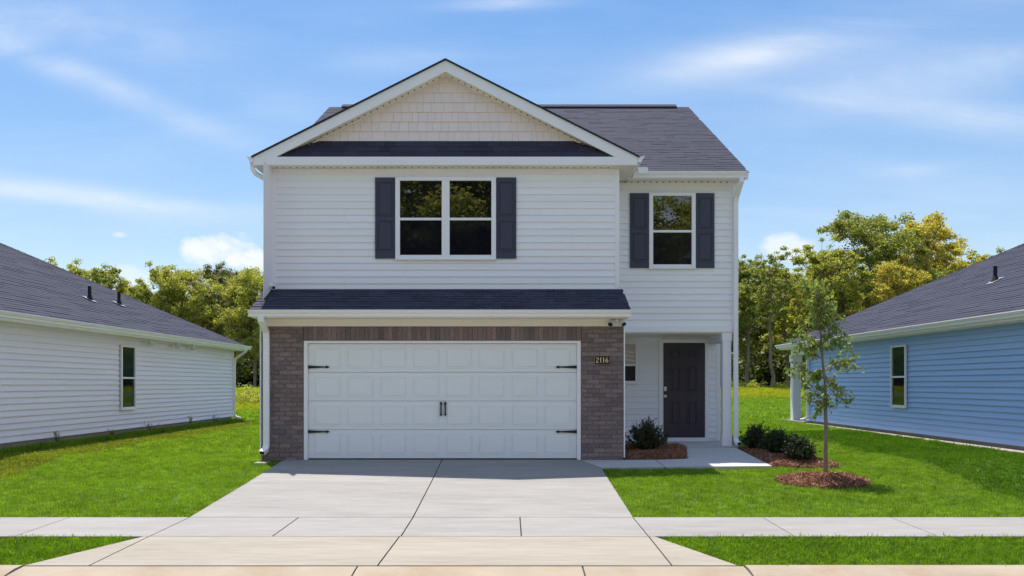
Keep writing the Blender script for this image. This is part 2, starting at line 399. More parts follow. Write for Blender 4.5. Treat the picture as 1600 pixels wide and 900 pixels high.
# shingles ---------------------------------------------------------------
def shingle_courses(p0, p1, up, width_fn, exp, sw, seed, th=.010, gap=.004):
    """boxes lying on a roof plane. p0..p1 = eave line, up = unit vector up the slope, width_fn(s)->(a0,a1) range along the eave at slope distance s"""
    rr = random.Random(seed); p0 = np.array(p0, float); p1 = np.array(p1, float); e = p1 - p0; Ln = np.linalg.norm(e); e /= Ln
    n = np.cross(e, up); n = n if n[2] > 0 else -n
    out = []; s = 0; i = 0
    while True:
        rg = width_fn(s + exp / 2)
        if rg is None: break
        a0, a1 = rg; a = a0 - rr.random() * sw
        while a < a1:
            w = sw * rr.choice((.6, 1, 1, 1.3)) if sw < .5 else sw
            b0, b1 = max(a, a0), min(a + w - gap, a1)
            if b1 - b0 > .03:
                tl = th * rr.choice((.8, 1., 1.45))
                out.append((b0, b1, s, s + exp + .012, tl))
            a += w
        s += exp; i += 1
    boxes = []
    for b0, b1, s0, s1, tl in out:
        q = [p0 + e * b0 + up * s0, p0 + e * b1 + up * s0, p0 + e * b1 + up * s1, p0 + e * b0 + up * s1]
        boxes.append([q[0], q[1], q[2], q[3], q[0] + n * tl, q[1] + n * tl, q[2] + n * .0025, q[3] + n * .0025])
    return boxes
BF = [(3, 2, 1, 0), (4, 5, 6, 7), (0, 1, 5, 4), (1, 2, 6, 5), (2, 3, 7, 6), (3, 0, 4, 7)]

# ------------------------------------------------------------------ ground
GZ = np.array([(-400, -.36), (-1.2, -.36), (-.7, -.41), (7.75, -.41), (8.25, -.38), (9.63, -.344), (10.85, -.32), (13.3, -.155), (15.4, .0), (45, 0), (62, .42), (80, .95), (110, 1.15), (1500, 1.2)])
def gz(x, y):
    x = np.asarray(x, float); y = np.asarray(y, float)
    z = np.interp(y, GZ[:, 0], GZ[:, 1])
    side = np.clip((np.abs(x) - 5.5) / 4, 0, 1); side = side * side * (3 - 2 * side)
    k = np.clip((y - 12) / 4, 0, 1) * np.clip((45 - y) / 8, 0, 1)
    return z + .075 * side * k
def ground():
    xs = np.unique(np.concatenate([np.linspace(-700, -60, 12), np.linspace(-60, -14, 24), np.linspace(-14, 14, 57), np.linspace(14, 60, 24), np.linspace(60, 700, 12)]))
    ys = np.unique(np.concatenate([np.linspace(-500, -30, 10), np.linspace(-30, 5, 15), [7.75, 8.25], np.linspace(5, 17, 49), np.linspace(17, 120, 90), np.linspace(120, 1500, 18)]))
    X, Y = np.meshgrid(xs, ys); Z = gz(X, Y) - .045
    rough = .012 * np.sin(X * 1.7 + Y * .6) * np.sin(Y * 1.3 - X * .4); Z = Z + np.where(Y > 17.5, rough, 0)
    Z = np.where((Y < 8.3) & (Y > -.9), Z - .03, Z)
    v = np.stack([X.ravel(), Y.ravel(), Z.ravel()], 1); nx = len(xs); f = []
    for j in range(len(ys) - 1):
        for i in range(nx - 1): f.append((j * nx + i, j * nx + i + 1, (j + 1) * nx + i + 1, (j + 1) * nx + i))
    me = bpy.data.meshes.new('ground'); me.from_pydata(v.tolist(), [], f); me.materials.append(M['soil']); me.update()
    me.polygons.foreach_set('use_smooth', [True] * len(f))
    inst('ground', me, (0, 0, 0)).__setitem__('kind', 'structure')
ground()
def slab_mesh(poly, th=.12, off=0., g=.0):
    """concrete slab: polygon in plan, top following the ground profile, cut where the grade changes"""
    mb = MB(); ys = [p[1] for p in poly]; cuts = [min(ys)] + [c for c in (8.25, 9.63, 10.85, 13.3, 15.4) if min(ys) + .02 < c < max(ys) - .02] + [max(ys)]
    for a, b in zip(cuts[:-1], cuts[1:]):
        q = clip(clip(list(poly), 0, -1, -a), 0, 1, b)
        if len(q) < 3: continue
        n = len(q); top = [(x, y, float(np.interp(y, GZ[:, 0], GZ[:, 1])) + off) for x, y in q]; bot = [(x, y, z - th) for x, y, z in top]
        fs = [tuple(range(n)), tuple(range(n, 2 * n))[::-1]] + [(i, n + i, n + (i + 1) % n, (i + 1) % n) for i in range(n)]
        mb.add(top + bot, fs)
    return mb
def slab(parent, poly, m, off=0., th=.12, name='slab'): 
    s = slab_mesh(poly, th, off); return s.build(name, m, parent)
def base_sheet(name, polys, m, off=-.022, **k):
    mb = MB()
    for p in polys: s = slab_mesh(p, .05, off); mb.add(s.v, s.f)
    return mb.build(name, m, None, kind='structure', **k)
J = .008   # half joint
dl, dr, dc = -4.0, 1.555, -1.19
drive = base_sheet('driveway', [[(dl + .02, 8.27), (dr - .02, 8.27), (dr - .02, 14.5), (1.27, 15.38), (dl + .03, 15.38)]], M['joint'])
# upper driveway
slab(drive, [(dl, 10.85 + J), (dc - .01 - J, 10.85 + J), (dc - J, 13.3 - .003), (dl, 13.3 - .003)], M['concrete'])
slab(drive, [(dc - .01 + J, 10.85 + J), (dr, 10.85 + J), (dr, 13.3 - .003), (dc + J, 13.3 - .003)], M['concrete'])
slab(drive, [(dl, 13.3 + .003), (dc - J, 13.3 + .003), (dc - J, 15.47), (-3.66, 15.47), (-3.66, 15.385), (dl, 15.385)], M['concrete'])
slab(drive, [(dc + J, 13.3 + .003), (dr, 13.3 + .003), (dr, 14.56), (1.29, 15.36), (1.29, 15.47), (dc + J, 15.47)], M['concrete'])
# strip where the sidewalk crosses
xs = [dl, -2.63, -1.2, .14, dr + .0]
for a, b in zip(xs[:-1], xs[1:]): slab(drive, [(a + J, 9.63 + J), (b - J, 9.63 + J), (b - J, 10.85 - J), (a + J, 10.85 - J)], M['concrete'])
# apron
slab(drive, [(dl + J, 8.25 + J), (-1.25 - J, 8.25 + J), (-1.215 - J, 9.63 - J), (dl + J, 9.63 - J)], M['concrete_tan'])
slab(drive, [(-1.25 + J, 8.25 + J), (dr - J, 8.25 + J), (dr - J, 9.63 - J), (-1.215 + J, 9.63 - J)], M['concrete_tan'])
slab(drive, [(-4.62, 8.25 + J), (dl - J, 8.25 + J), (dl - J, 9.62), (-4.06, 9.62)], M['concrete_tan'])
slab(drive, [(dr + J, 8.25 + J), (2.18, 8.25 + J), (1.62, 9.62), (dr + J, 9.62)], M['concrete_tan'])
def edges(start, end, first, step):
    e = [start, first]; s = 1 if end > start else -1
    while s * (e[-1] + s * step) < s * end: e.append(e[-1] + s * step)
    return e + [end]
walk = base_sheet('sidewalk', [[(-40, 9.66), (dl - .03, 9.66), (dl - .03, 10.82), (-40, 10.82)], [(dr + .03, 9.66), (40, 9.66), (40, 10.82), (dr + .03, 10.82)]], M['joint'])
for e in (edges(dl, -30, -5.5, 1.6), edges(dr, 30, 3.18, 1.6)):
    for a, b in zip(e[:-1], e[1:]):
        lo, hi = min(a, b), max(a, b); slab(walk, [(lo + J * .7, 9.63), (hi - J * .7, 9.63), (hi - J * .7, 10.85), (lo + J * .7, 10.85)], M['concrete'])
kerb = base_sheet('kerb', [[(-40, 7.7), (40, 7.7), (40, 8.23), (-40, 8.23)]], M['joint'])
ke = [-30, -27, -24, -21, -18, -15, -12, -9.5, -7.0, -4.62, -1.44, .70, 2.24, 5.3, 8.3, 11.3, 14, 17, 20, 23, 26, 30]
for a, b in zip(ke[:-1], ke[1:]):
    mb = MB(); lo, hi = a + J, b - J
    drop = -4.7 < (a + b) / 2 < 2.3
    top = -.385 if drop else -.372
    prof = [(7.62, -.52), (7.62, -.405), (7.9, -.415), (8.10, (-.395 if drop else -.378)), (8.24, top), (8.24, -.52)]
    mb.prism(prof, 'x', lo, hi); mb.build('kerb_section', M['gutter_pan'], kerb)
MB().box(-60, 60, -.7, 7.61, -.5, -.408).build('road', M['bounce_road'], None, kind='structure')
# front walk
fw = base_sheet('front_path', [[(1.62, 14.62), (4.42, 14.7), (4.42, 17.02), (2.1, 17.02), (2.08, 15.4), (1.34, 15.36)]], M['joint'], off=-.03)
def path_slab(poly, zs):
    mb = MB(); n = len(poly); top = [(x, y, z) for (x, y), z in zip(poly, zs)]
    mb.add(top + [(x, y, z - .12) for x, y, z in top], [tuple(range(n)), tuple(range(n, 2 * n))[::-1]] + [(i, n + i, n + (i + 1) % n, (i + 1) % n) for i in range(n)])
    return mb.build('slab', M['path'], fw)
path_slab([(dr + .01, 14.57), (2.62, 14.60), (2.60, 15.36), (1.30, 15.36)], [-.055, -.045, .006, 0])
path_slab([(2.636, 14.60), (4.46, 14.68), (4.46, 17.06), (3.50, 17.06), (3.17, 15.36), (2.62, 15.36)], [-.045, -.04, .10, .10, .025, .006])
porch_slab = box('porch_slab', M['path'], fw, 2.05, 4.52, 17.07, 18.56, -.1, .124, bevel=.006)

# ------------------------------------------------------------------ main house
H = empty('house', (-.0, 20, 0), label='two-storey white sided house with brick garage front and dark plum door', cat='house')
# cores
mb = MB(); mb.box(-4.385, 2.035, 16.085, 27.6, 0, 5.36); mb.box(-4.385, -3.66, 15.46, 16.085, 0, 2.6).box(1.29, 2.035, 15.46, 16.085, 0, 2.6).box(-3.66, 1.29, 15.46, 16.085, 2.125, 2.6)
mb.box(-4.38, 4.495, 18.58, 27.6, -.02, 2.37).box(2.035, 4.495, 17.115, 27.55, 2.376, 5.36)
wallcore = mb.build('wall', M['siding'], H)
box('porch_ceiling', M['soffit'], H, 2.06, 4.50, 17.12, 18.58, 2.350, 2.375)
# --- siding of the front
sw = box('siding_wall', M['siding'], H, -4.385, 2.04, 16.07, 16.084, 3.05, 5.35)
siding(sw, -4.33, 1.975, 3.085, 5.335, 16.07, '-y', M['siding'])
for a, b in ((-4.405, -4.325), (1.965, 2.05)): box('corner_post', M['trim'], sw, a, b, 16.045, 16.12, 3.0, 5.345, bevel=.004)
box('frieze_board', M['siding'], sw, -4.325, 1.965, 16.052, 16.07, 5.24, 5.346)
sw2 = box('siding_wall', M['siding'], H, 2.04, 4.50, 17.10, 17.114, 2.38, 5.35)
siding(sw2, 2.09, 4.42, 2.49, 5.20, 17.10, '-y', M['siding'])
box('corner_post', M['trim'], sw2, 4.415, 4.512, 17.075, 17.16, 2.375, 5.32, bevel=.004)
box('corner_post', M['trim'], sw2, 2.052, 2.088, 17.08, 17.1, 2.375, 5.32)
box('frieze_board', M['siding'], sw2, 2.088, 4.415, 17.082, 17.1, 5.195, 5.325)
box('band_board', M['siding'], sw2, 2.07, 4.415, 17.070, 17.112, 2.374, 2.494, bevel=.003)
# side walls (planks too, for any other viewpoint)
sl = box('siding_wall', M['siding'], H, -4.393, -4.386, 15.5, 27.6, .1, 5.35)
siding(sl, 16.12, 27.6, .15, 5.35, -4.393, '-x', M['siding'])
sr = box('siding_wall', M['siding'], H, 4.496, 4.503, 17.16, 27.55, 2.38, 5.35)
siding(sr, 17.17, 27.5, 2.49, 5.35, 4.503, '+x', M['siding']); 
siding(sr, 18.62, 27.5, .15, 2.49, 4.503, '+x', M['siding'])
# garage bump, right return beside the porch
sg = box('siding_wall', M['siding'], H, 2.036, 2.042, 15.55, 18.55, .1, 2.4)
siding(sg, 15.56, 18.56, .16, 2.36, 2.042, '+x', M['siding'])
# porch back wall
sp = box('siding_wall', M['siding'], H, 2.05, 4.50, 18.56, 18.579, .13, 2.36)
siding(sp, 2.06, 4.47, .19, 2.35, 18.56, '-y', M['siding'], holes=[(3.215, 4.285, 0, 2.32)])
box('corner_post', M['trim'], sp, 4.44, 4.53, 18.535, 18.62, .13, 2.37, bevel=.004)
# windows
def X(px, D): return (px - 795) / F * D
def Zc(py, D): return CAMZ + (600 - py) / F * D
D1, D2, D3 = 16.045, 17.075, 18.545
window(H, (X(618, D1) + X(775, D1)) / 2, Zc(405, D1), Zc(277, D1), X(775, D1) - X(618, D1), D1 + .005, sashes=2, mull=.145, fr=.085)
shutter(H, X(586.3, D1), X(617.6, D1), Zc(404, D1), Zc(277.6, D1), D1 + .008)
shutter(H, X(775.6, D1), X(806.7, D1), Zc(404, D1), Zc(277.6, D1), D1 + .008)
window(H, (X(1014, D2) + X(1086.5, D2)) / 2, Zc(419, D2), Zc(301.5, D2), X(1086.5, D2) - X(1014, D2), D2 + .005, fr=.078)
shutter(H, X(984, D2), X(1013.4, D2), Zc(419, D2), Zc(302, D2), D2 + .008)
shutter(H, X(1087, D2), X(1116, D2), Zc(419, D2), Zc(302, D2), D2 + .008)
# porch window: pale blind in the upper sash
wv = window(H, 2.42, Zc(599, D3), Zc(535, D3), .66, D3 - .012, fr=.045, split=.46, gl=(M['curtain'], M['glass_dull']))
mb = MB()
for k in range(3):
    z = Zc(546 + 6.5 * k, D3)
    for q in range(6):
        xa, xb = 2.15 + q * .09, 2.15 + (q + 1) * .09; f = lambda t: z - .05 * ((t - 2.1) / .6) ** 2
        mb.add([(xa, D3 - .0265, f(xa)), (xb, D3 - .0265, f(xb)), (xb, D3 - .039, f(xb) - .035), (xa, D3 - .039, f(xa) - .035), (xb, D3 - .0265, f(xb) - .04), (xa, D3 - .0265, f(xa) - .04)], [(0, 1, 2, 3), (3, 2, 4, 5)])
mb.build('blind', M['shake'], wv)
# front door
dx0, dx1, dz0, dz1 = X(1036.3, D3), X(1101, D3), .175, Zc(536, D3)
fd = box('front_door', M['plum'], H, dx0, dx1, D3 - .012, D3 + .02, dz0 + .03, dz1, bevel=.002)
cas = MB().box(dx0 - .095, dx0 - .004, D3 - .03, D3 + .013, .125, dz1 + .085).box(dx1 + .004, dx1 + .085, D3 - .03, D3 + .013, .125, dz1 + .085).box(dx0 - .004, dx1 + .004, D3 - .03, D3 + .013, dz1 + .004, dz1 + .085)
cas.box(dx0 - .004, dx1 + .004, D3 - .075, D3 + .013, .125, dz0 + .028)
cas.build('door_casing', M['trim'], fd, bevel=.003)
dw, dh = dx1 - dx0, dz1 - dz0
for (r0, r1) in ((.062, .168), (.242, .508), (.608, .858)):
    for (c0, c1) in ((.168, .405), (.578, .822)):
        panel(fd, dx0 + dw * (c0 + c1) / 2, dz1 - dh * (r0 + r1) / 2, D3 - .0123, dw * (c1 - c0), dh * (r1 - r0), M['plum'], d=.012, t=.016, gap=.022, cd=.012)
box('deadbolt', M['satin'], fd, X(1037, D3), X(1041.3, D3), D3 - .045, D3 - .0125, Zc(611, D3), Zc(604, D3), bevel=.006)
mb = MB(); kx, kz = X(1039.2, D3), Zc(619, D3); mb.cyl((kx, D3 - .0125, kz), (kx, D3 - .022, kz), .034).cyl((kx, D3 - .022, kz), (kx, D3 - .05, kz), .013).cyl((kx, D3 - .05, kz), (kx, D3 - .066, kz), .028, .030).cyl((kx, D3 - .066, kz), (kx, D3 - .082, kz), .030, .016)
mb.build('handle', M['satin'], fd)
# porch post and beams
post = MB().box(4.225, 4.395, 17.10, 17.27, .124, 2.374)
pc = post.build('column', M['trim'], H, bevel=.006)
box('column_cap', M['trim'], pc, 4.212, 4.408, 17.087, 17.283, 2.20, 2.372, bevel=.004)
box('column_base', M['trim'], pc, 4.212, 4.408, 17.087, 17.283, .125, .36, bevel=.004)
box('porch_beam', M['trim'], H, 4.25, 4.44, 17.30, 18.53, 2.20, 2.352)
# --- brick garage front
BY = 15.40
bw = box('brick_wall', M['mortar'], H, -4.395, -3.662, BY + .012, 15.459, -.05, 2.385)
bw2 = box('brick_wall', M['mortar'], H, 1.292, 2.035, BY + .012, 15.459, -.05, 2.385)
bw3 = box('brick_wall', M['mortar'], H, -3.654, 1.286, BY + .012, 15.459, 2.123, 2.385)
CH = .0815; jt = .0095
_bm = {}
def brick(parent, x0, x1, z0, z1, ya, yb):
    k = (round(x1 - x0, 2), round(z1 - z0, 2), round(yb - ya, 2))
    if k not in _bm: _bm[k] = MB().box(-k[0] / 2, k[0] / 2, -k[2] / 2, k[2] / 2, -k[1] / 2, k[1] / 2).mesh('brick', M['brick'], bevel=.003)[0]
    dy = random.uniform(-.0035, .0035)
    return inst('brick', _bm[k], ((x0 + x1) / 2, (ya + yb) / 2 + dy, (z0 + z1) / 2), parent, (0, 0, random.uniform(-.01, .01)))
for (w0, w1, par) in ((-4.405, -3.658, bw), (1.290, 2.043, bw2)):
    nb = 29; z = -.03
    for r in range(nb + 1):
        z0 = z + r * CH
        if z0 > 2.35: break
        z1 = min(z0 + CH - jt, 2.372)
        W = w1 - w0; u = W / 3.5
        cuts = [w0, w0 + u, w0 + 2 * u, w0 + 3 * u, w1] if r % 2 == 0 else [w0, w0 + .5 * u, w0 + 1.5 * u, w0 + 2.5 * u, w1]
        for a, b in zip(cuts[:-1], cuts[1:]): brick(par, a + jt / 2, b - jt / 2, z0, z1, BY, BY + .04)
n = 59; st = (1.286 + 3.654) / n
for i in range(n):
    brick(bw3, -3.654 + i * st + .004, -3.654 + (i + 1) * st - .004, 2.132, 2.372, BY, BY + .04)
box('edge_trim', M['trim'], H, 2.044, 2.066, 15.395, 15.55, .04, 2.374)
box('edge_trim', M['trim'], H, -4.432, -4.406, 15.41, 15.5, .1, 2.37)
# --- garage door
GD = 15.5
gt = MB().box(-3.652, -3.585, 15.415, 15.52, .0, 2.12).box(1.217, 1.284, 15.415, 15.52, .0, 2.12).box(-3.585, 1.217, 15.415, 15.52, 2.075, 2.12)
g0, g1, gb, gtp = -3.583, 1.215, .018, 2.073
gd = box('garage_door', M['garage'], H, g0, g1, GD + .01, GD + .05, gb, gtp)
gt.build('door_frame', M['trim'], gd, bevel=.003)
box('bottom_seal', M['rubber'], gd, g0, g1, GD - .012, GD + .02, .001, gb - .001)
sh = (gtp - gb) / 4
for r in range(4):
    z0 = gb + r * sh
    box('door_section', M['garage'], gd, g0, g1, GD - .018, GD + .009, z0 + .0035, z0 + sh - .0035, bevel=.004)
    pw = (g1 - g0 - .10) / 8
    for c in range(8):
        panel(gd, g0 + .05 + pw * (c + .5), z0 + sh * .5, GD - .0185, pw - .115, sh - .15, M['garage'], d=.008, t=.012, gap=.010, cd=.009)
def hinge(x, z, s):
    prof = [(0, -.028), (.31, -.010), (.315, -.022), (.335, -.024), (.385, 0), (.335, .024), (.315, .022), (.31, .010), (0, .028)]
    MB().prism([(x + s * a, z + b) for a, b in prof], 'y', GD - .042, GD - .028).build('hinge', M['metal_black'], gd)
for py in (573.5, 674.5):
    z = Zc(py, GD - .03); hinge(g0 + .0, z, 1); hinge(g1 - .0, z, -1)
for px in (689.2, 695.8):
    x = X(px, GD - .03); prof = [(-.011, -.085), (-.020, -.105), (0, -.135), (.020, -.105), (.011, -.085), (.011, .075), (.026, .085), (0, .135), (-.026, .085), (-.011, .075)]
    MB().prism([(x + a, Zc(638.5, GD) + b) for a, b in prof], 'y', GD - .055, GD - .028).build('handle', M['metal_black'], gd)
# --- number plate 2116
npx0, npx1, npz0, npz1 = X(929, BY), X(952.7, BY), Zc(569, BY), Zc(556.2, BY)
plate = box('number_plate', M['brass_dark'], H, npx0 - .01, npx1 + .01, BY - .022, BY - .004, npz0, npz1, bevel=.002)
box('plate_face', M['rubber'], plate, npx0 + .005, npx1 - .005, BY - .025, BY - .0222, npz0 + .005, npz1 - .005)
def digit(ch, cx, cz, h):
    w = h * .54; t = h * .15; mb = MB(); y0, y1 = BY - .031, BY - .0252
    def stroke(pts, ths):
        for i in range(len(pts) - 1):
            (xa, za), (xb, zb) = pts[i], pts[i + 1]; L = math.hypot(xb - xa, zb - za) + 1e-9; nx, nz = -(zb - za) / L, (xb - xa) / L; ta, tb = ths[i] / 2, ths[i + 1] / 2
            mb.prism([(cx + xa + nx * ta, cz + za + nz * ta), (cx + xb + nx * tb, cz + zb + nz * tb), (cx + xb - nx * tb, cz + zb - nz * tb), (cx + xa - nx * ta, cz + za - nz * ta)], 'y', y0 - i * 1e-5, y1)
    if ch == '1':
        stroke([(0, -h / 2), (0, h / 2)], [t * 1.1] * 2); stroke([(-w * .3, -h / 2 + t * .2), (w * .3, -h / 2 + t * .2)], [t * .45] * 2); stroke([(-w * .28, h * .36), (0, h / 2 - t * .1)], [t * .4] * 2)
    if ch == '2':
        arc = [(-w * .42, h * .25)] + [(w * .42 * math.cos(a), h * .24 + h * .22 * math.sin(a)) for a in np.linspace(R(150), R(-30), 9)] + [(-w * .1, -h * .15), (-w * .42, -h * .43)]
        stroke(arc, [t * .9, t * .6, t * .5, t * .5, t * .7, t * .9, t * 1.1, t * 1.1, t * 1.0, t * .9, t * .7, t * .6]); stroke([(-w * .44, -h * .44), (w * .44, -h * .44)], [t, t])
    if ch == '6':
        ring = [(w * .4 * math.cos(a), -h * .2 + h * .24 * math.sin(a)) for a in np.linspace(0, 2 * math.pi, 15)]; stroke(ring, [t * .85] * 15)
        stroke([(w * .35, h * .46), (0, h * .36), (-w * .3, h * .12), (-w * .42, -h * .16)], [t * .5, t * .7, t * .9, t])
    mb.build('numeral', M['gold'], plate)
pc_ = (npx0 + npx1) / 2; hz = (npz0 + npz1) / 2; ww = (npx1 - npx0)
for ch, dx in zip('2116', (-.33, -.105, .085, .30)): digit(ch, pc_ + dx * ww, hz, (npz1 - npz0) * .62)
# --- eave over the garage
box('frieze_board', M['soffit'], H, -4.40, 2.045, 15.355, 15.454, 2.374, 2.525, bevel=.003)
box('soffit', M['soffit'], H, -4.47, 2.09, 15.055, 15.40, 2.500, 2.522)
GE_Y, GE_Z, GT_Y, GT_Z = 15.02, 2.635, 16.10, 3.118
gr = MB().prism([(GE_Y + .03, 2.524), (GE_Y + .03, GE_Z - .006), (GT_Y - .04, GT_Z - .03), (GT_Y - .04, 2.524)], 'x', -4.47, 2.09).build('garage_roof', M['trim'], H)
gutter(H, -4.505, 2.118, 15.05, 2.632)
L_ = math.hypot(GT_Y - GE_Y, GT_Z - GE_Z); up = np.array((0, (GT_Y - GE_Y) / L_, (GT_Z - GE_Z) / L_))
for b in shingle_courses((-4.49, GE_Y - .03, GE_Z), (2.11, GE_Y - .03, GE_Z), up, lambda s: (0, 6.60) if s < L_ - .02 else None, .143, .33, 3):
    MB().add(b, BF).build('shingle', M['shingle'], gr)
# drip edge under the shingles
box('flashing', M['lead'], gr, -4.33, 1.96, 16.02, 16.05, 3.085, 3.10)
# --- floodlight pair
fl = MB(); fx0, fx1 = X(955, 15.3), X(972.5, 15.3); fz = Zc(504, 15.3)
fl.cyl(((fx0 + fx1) / 2, 15.34, fz + .035), ((fx0 + fx1) / 2, 15.354, fz + .035), .05).box((fx0 + fx1) / 2 - .02, (fx0 + fx1) / 2 + .02, 15.30, 15.34, fz + .0, fz + .06)
flo = fl.build('floodlight', M['lamp'], H)
for s, x in ((-1, fx0), (1, fx1)):
    mb = MB(); mb.cyl(((fx0 + fx1) / 2, 15.32, fz + .04), (x, 15.31, fz + .02), .010)
    d = np.array((s * .28, -.55, -.5)); d /= np.linalg.norm(d); p = np.array((x, 15.30, fz + .0))
    mb.cyl(p - d * .05, p, .030, .046).cyl(p, p + d * .055, .046, .052); mb.build('lamp_head', M['lamp'], flo)
    MB().cyl(p + d * .0555, p + d * .059, .044).build('lens', M['lens'], flo)
# --- upper front gable
ridge_x = -1.158; GS = .503
def zr(x): return 7.268 - GS * abs(x - ridge_x)
GYF = 15.83
ex0, ex1 = -4.668, 2.352
def deck(xe):
    # thick sloped panel from ridge to eave, running back into the main roof
    return [(ridge_x, zr(ridge_x)), (xe, zr(xe)), (xe, zr(xe) - .165), (ridge_x, zr(ridge_x) - .205)]
rf = MB()
for xe in (ex0, ex1): rf.prism(deck(xe), 'y', GYF + .04, 20.4)
gable = rf.build('gable_roof', M['soffit'], H)
for xe, s in ((ex0, -1), (ex1, 1)):
    mb = MB(); o_ = .025
    mb.prism([(ridge_x, zr(ridge_x) - .001), (xe, zr(xe) - .001), (xe, zr(xe) - .155), (xe - s * .42, zr(xe - s * .42) - .205), (ridge_x, zr(ridge_x) - .205)], 'y', GYF, GYF + .037)
    mb.build('rake_board', M['trim'], gable)
    # roof covering
    t = .030
    mb = MB(); mb.prism([(ridge_x, zr(ridge_x) + .001), (xe + s * .035, zr(xe + s * .035) + .001), (xe + s * .035, zr(xe + s * .035) + t), (ridge_x, zr(ridge_x) + t)], 'y', GYF - .03, 20.4)
    mb.build('roof_covering', M['shingle_field'], gable)
box('fascia', M['trim'], H, ex0, ex1, GYF - .004, GYF + .03, 5.352, 5.505, bevel=.003)
box('soffit', M['soffit'], H, ex0 + .002, ex1 - .002, GYF + .031, 16.07, 5.350, 5.372)
box('soffit', M['soffit'], H, 2.052, 2.345, 16.071, 17.07, 5.351, 5.374)
box('soffit', M['soffit'], H, ex0 + .005, -4.41, 16.071, 20.0, 5.351, 5.374)
gutter(H, GYF - .0, 16.78, ex1 + .004, 5.52, '+x'); gutter(H, GYF - .0, 20.0, ex0 - .004, 5.52, '-x')
box('side_fascia', M['trim'], H, ex1 - .03, ex1 + .003, GYF + .031, 16.80, 5.375, 5.52); box('side_fascia', M['trim'], H, ex0 - .003, ex0 + .03, GYF + .031, 20.0, 5.375, 5.52)
# vents cut in the soffits (dark slots)
mb = MB()
x = -4.3
while x < 1.95:
    mb.box(x, x + .022, 15.985, 16.03, 5.3455, 5.3505); x += .125
x = 2.15
while x < 4.4:
    mb.box(x, x + .03, 16.99, 17.05, 5.3165, 5.322); x += .125
mb.build('soffit_vents', M['rubber'], H)
# gable wall of shakes
gwall = MB().prism([(ridge_x, 7.10), (-3.75, 7.10 - GS * (ridge_x + 3.75)), (-3.75, 5.7), (1.43, 5.7), (1.43, 7.10 - GS * (1.43 - ridge_x))], 'y', 16.078, 16.16).build('gable_wall', M['shake_back'], H)
ch = .1795; z = 5.852; r = 0
while z < 7.1:
    x = -3.7 + random.uniform(0, .1)
    while x < 1.5:
        w = random.choice((.11, .13, .15, .17, .2, .24)); q = [(x + .0018, z + .003), (x + w - .0018, z + .003), (x + w - .0018, z + ch + .002), (x + .0018, z + ch + .002)]
        q = clip(q, -GS, 1, 7.09 - GS * ridge_x); q = clip(q, GS, 1, 7.09 + GS * ridge_x)
        if len(q) >= 3 and (max(p[0] for p in q) - min(p[0] for p in q)) > .02:
            mb = MB(); n = len(q); zt, zb = z + ch, z
            f = [(a, 16.052 + .020 * (b - zb) / ch, b) for a, b in q]; bk = [(a, 16.0775, b) for a, b in q]
            mb.add(f + bk, [tuple(range(n)), tuple(range(n, 2 * n))[::-1]] + [(i, n + i, n + (i + 1) % n, (i + 1) % n) for i in range(n)])
            mb.build('shake', M['shake'], gwall)
        x += w
    z += ch; r += 1
for s in (-1, 1):  # dark perforations along the sloping soffit
    mb = MB(); t = .12
    while t < 2.5:
        x = ridge_x + s * t; zz = zr(x) - .2055; mb.box(x - .01, x + .01, 15.965, 16.0, zz - .0055 , zz + .006); t += .115
    mb.build('soffit_vents', M['rubber'], gable)
    MB().prism([(ridge_x, 7.075), (ridge_x + s * 2.6, 7.075 - GS * 2.6), (ridge_x + s * 2.6, 7.045 - GS * 2.6), (ridge_x, 7.045)], 'y', 16.03, 16.05).build('gable_trim', M['soffit'], gable)
# pent roof under the gable
pent = MB().prism([(15.875, 5.507), (16.058, 5.835), (16.07, 5.835), (16.07, 5.507)], 'x', -4.1, 1.8).build('pent_roof', M['roof_base'], H)
pl = math.hypot(.21, .345); pup = np.array((0, .21 / pl, .345 / pl))
def pw_(s):
    if s > pl - .01: return None
    z = 5.505 + s * pup[2]; d = (7.065 - z) / GS
    return (ridge_x - d + 4.5, ridge_x + d + 4.5)
for b in shingle_courses((-4.5, 15.848, 5.503), (1.9, 15.848, 5.503), pup, pw_, .135, .33, 9):
    MB().add(b, BF).build('shingle', M['shingle'], pent)
# --- main roof behind
RY0, RZ0, RY1, RZ1 = 16.78, 5.452, 22.4, 8.50
ms = (RZ1 - RZ0) / (RY1 - RY0)
prof = [(RY0 + .02, RZ0 - .006), (RY1, RZ1 - .008), (2 * RY1 - RY0, RZ0 - .006), (2 * RY1 - RY0, RZ0 - .15), (RY1, RZ1 - .22), (RY0 + .02, RZ0 - .13)]
# eave only over the right wing at the front: body is cut in two
mr_ = MB(); mr_.prism(prof, 'x', 2.30, 4.645)
y_c = 17.4; prof2 = [(y_c, RZ0 + ms * (y_c - RY0) - .008), (RY1, RZ1 - .008), (2 * RY1 - RY0, RZ0 - .006), (2 * RY1 - RY0, RZ0 - .15), (RY1, RZ1 - .22), (y_c, RZ0 + ms * (y_c - RY0) - .2)]
mr_.prism(prof2, 'x', -4.63, 2.299)
for a, b in ((-4.38, -4.30), (4.40, 4.485)): mr_.prism([(17.2, 5.3), (RY1, RZ1 - .25), (27.5, 5.3)], 'x', a, b)
roof = mr_.build('main_roof', M['trim'], H)
Lm = math.hypot(RY1 - RY0, RZ1 - RZ0); mup = np.array((0, (RY1 - RY0) / Lm, (RZ1 - RZ0) / Lm))
def mw(s):
    if s > Lm - .02: return None
    y = RY0 + s * mup[1]
    return ((6.8 if y < 17.5 else 0), 9.30)
sb = shingle_courses((-4.645, RY0 - .03, RZ0 - .01), (4.655, RY0 - .03, RZ0 - .01), mup, mw, .143, .33, 5, th=.007)
mb = MB()
for b in sb: mb.add(b, BF)
mb.build('shingle_courses', M['shingle_field'], roof, kind='stuff')
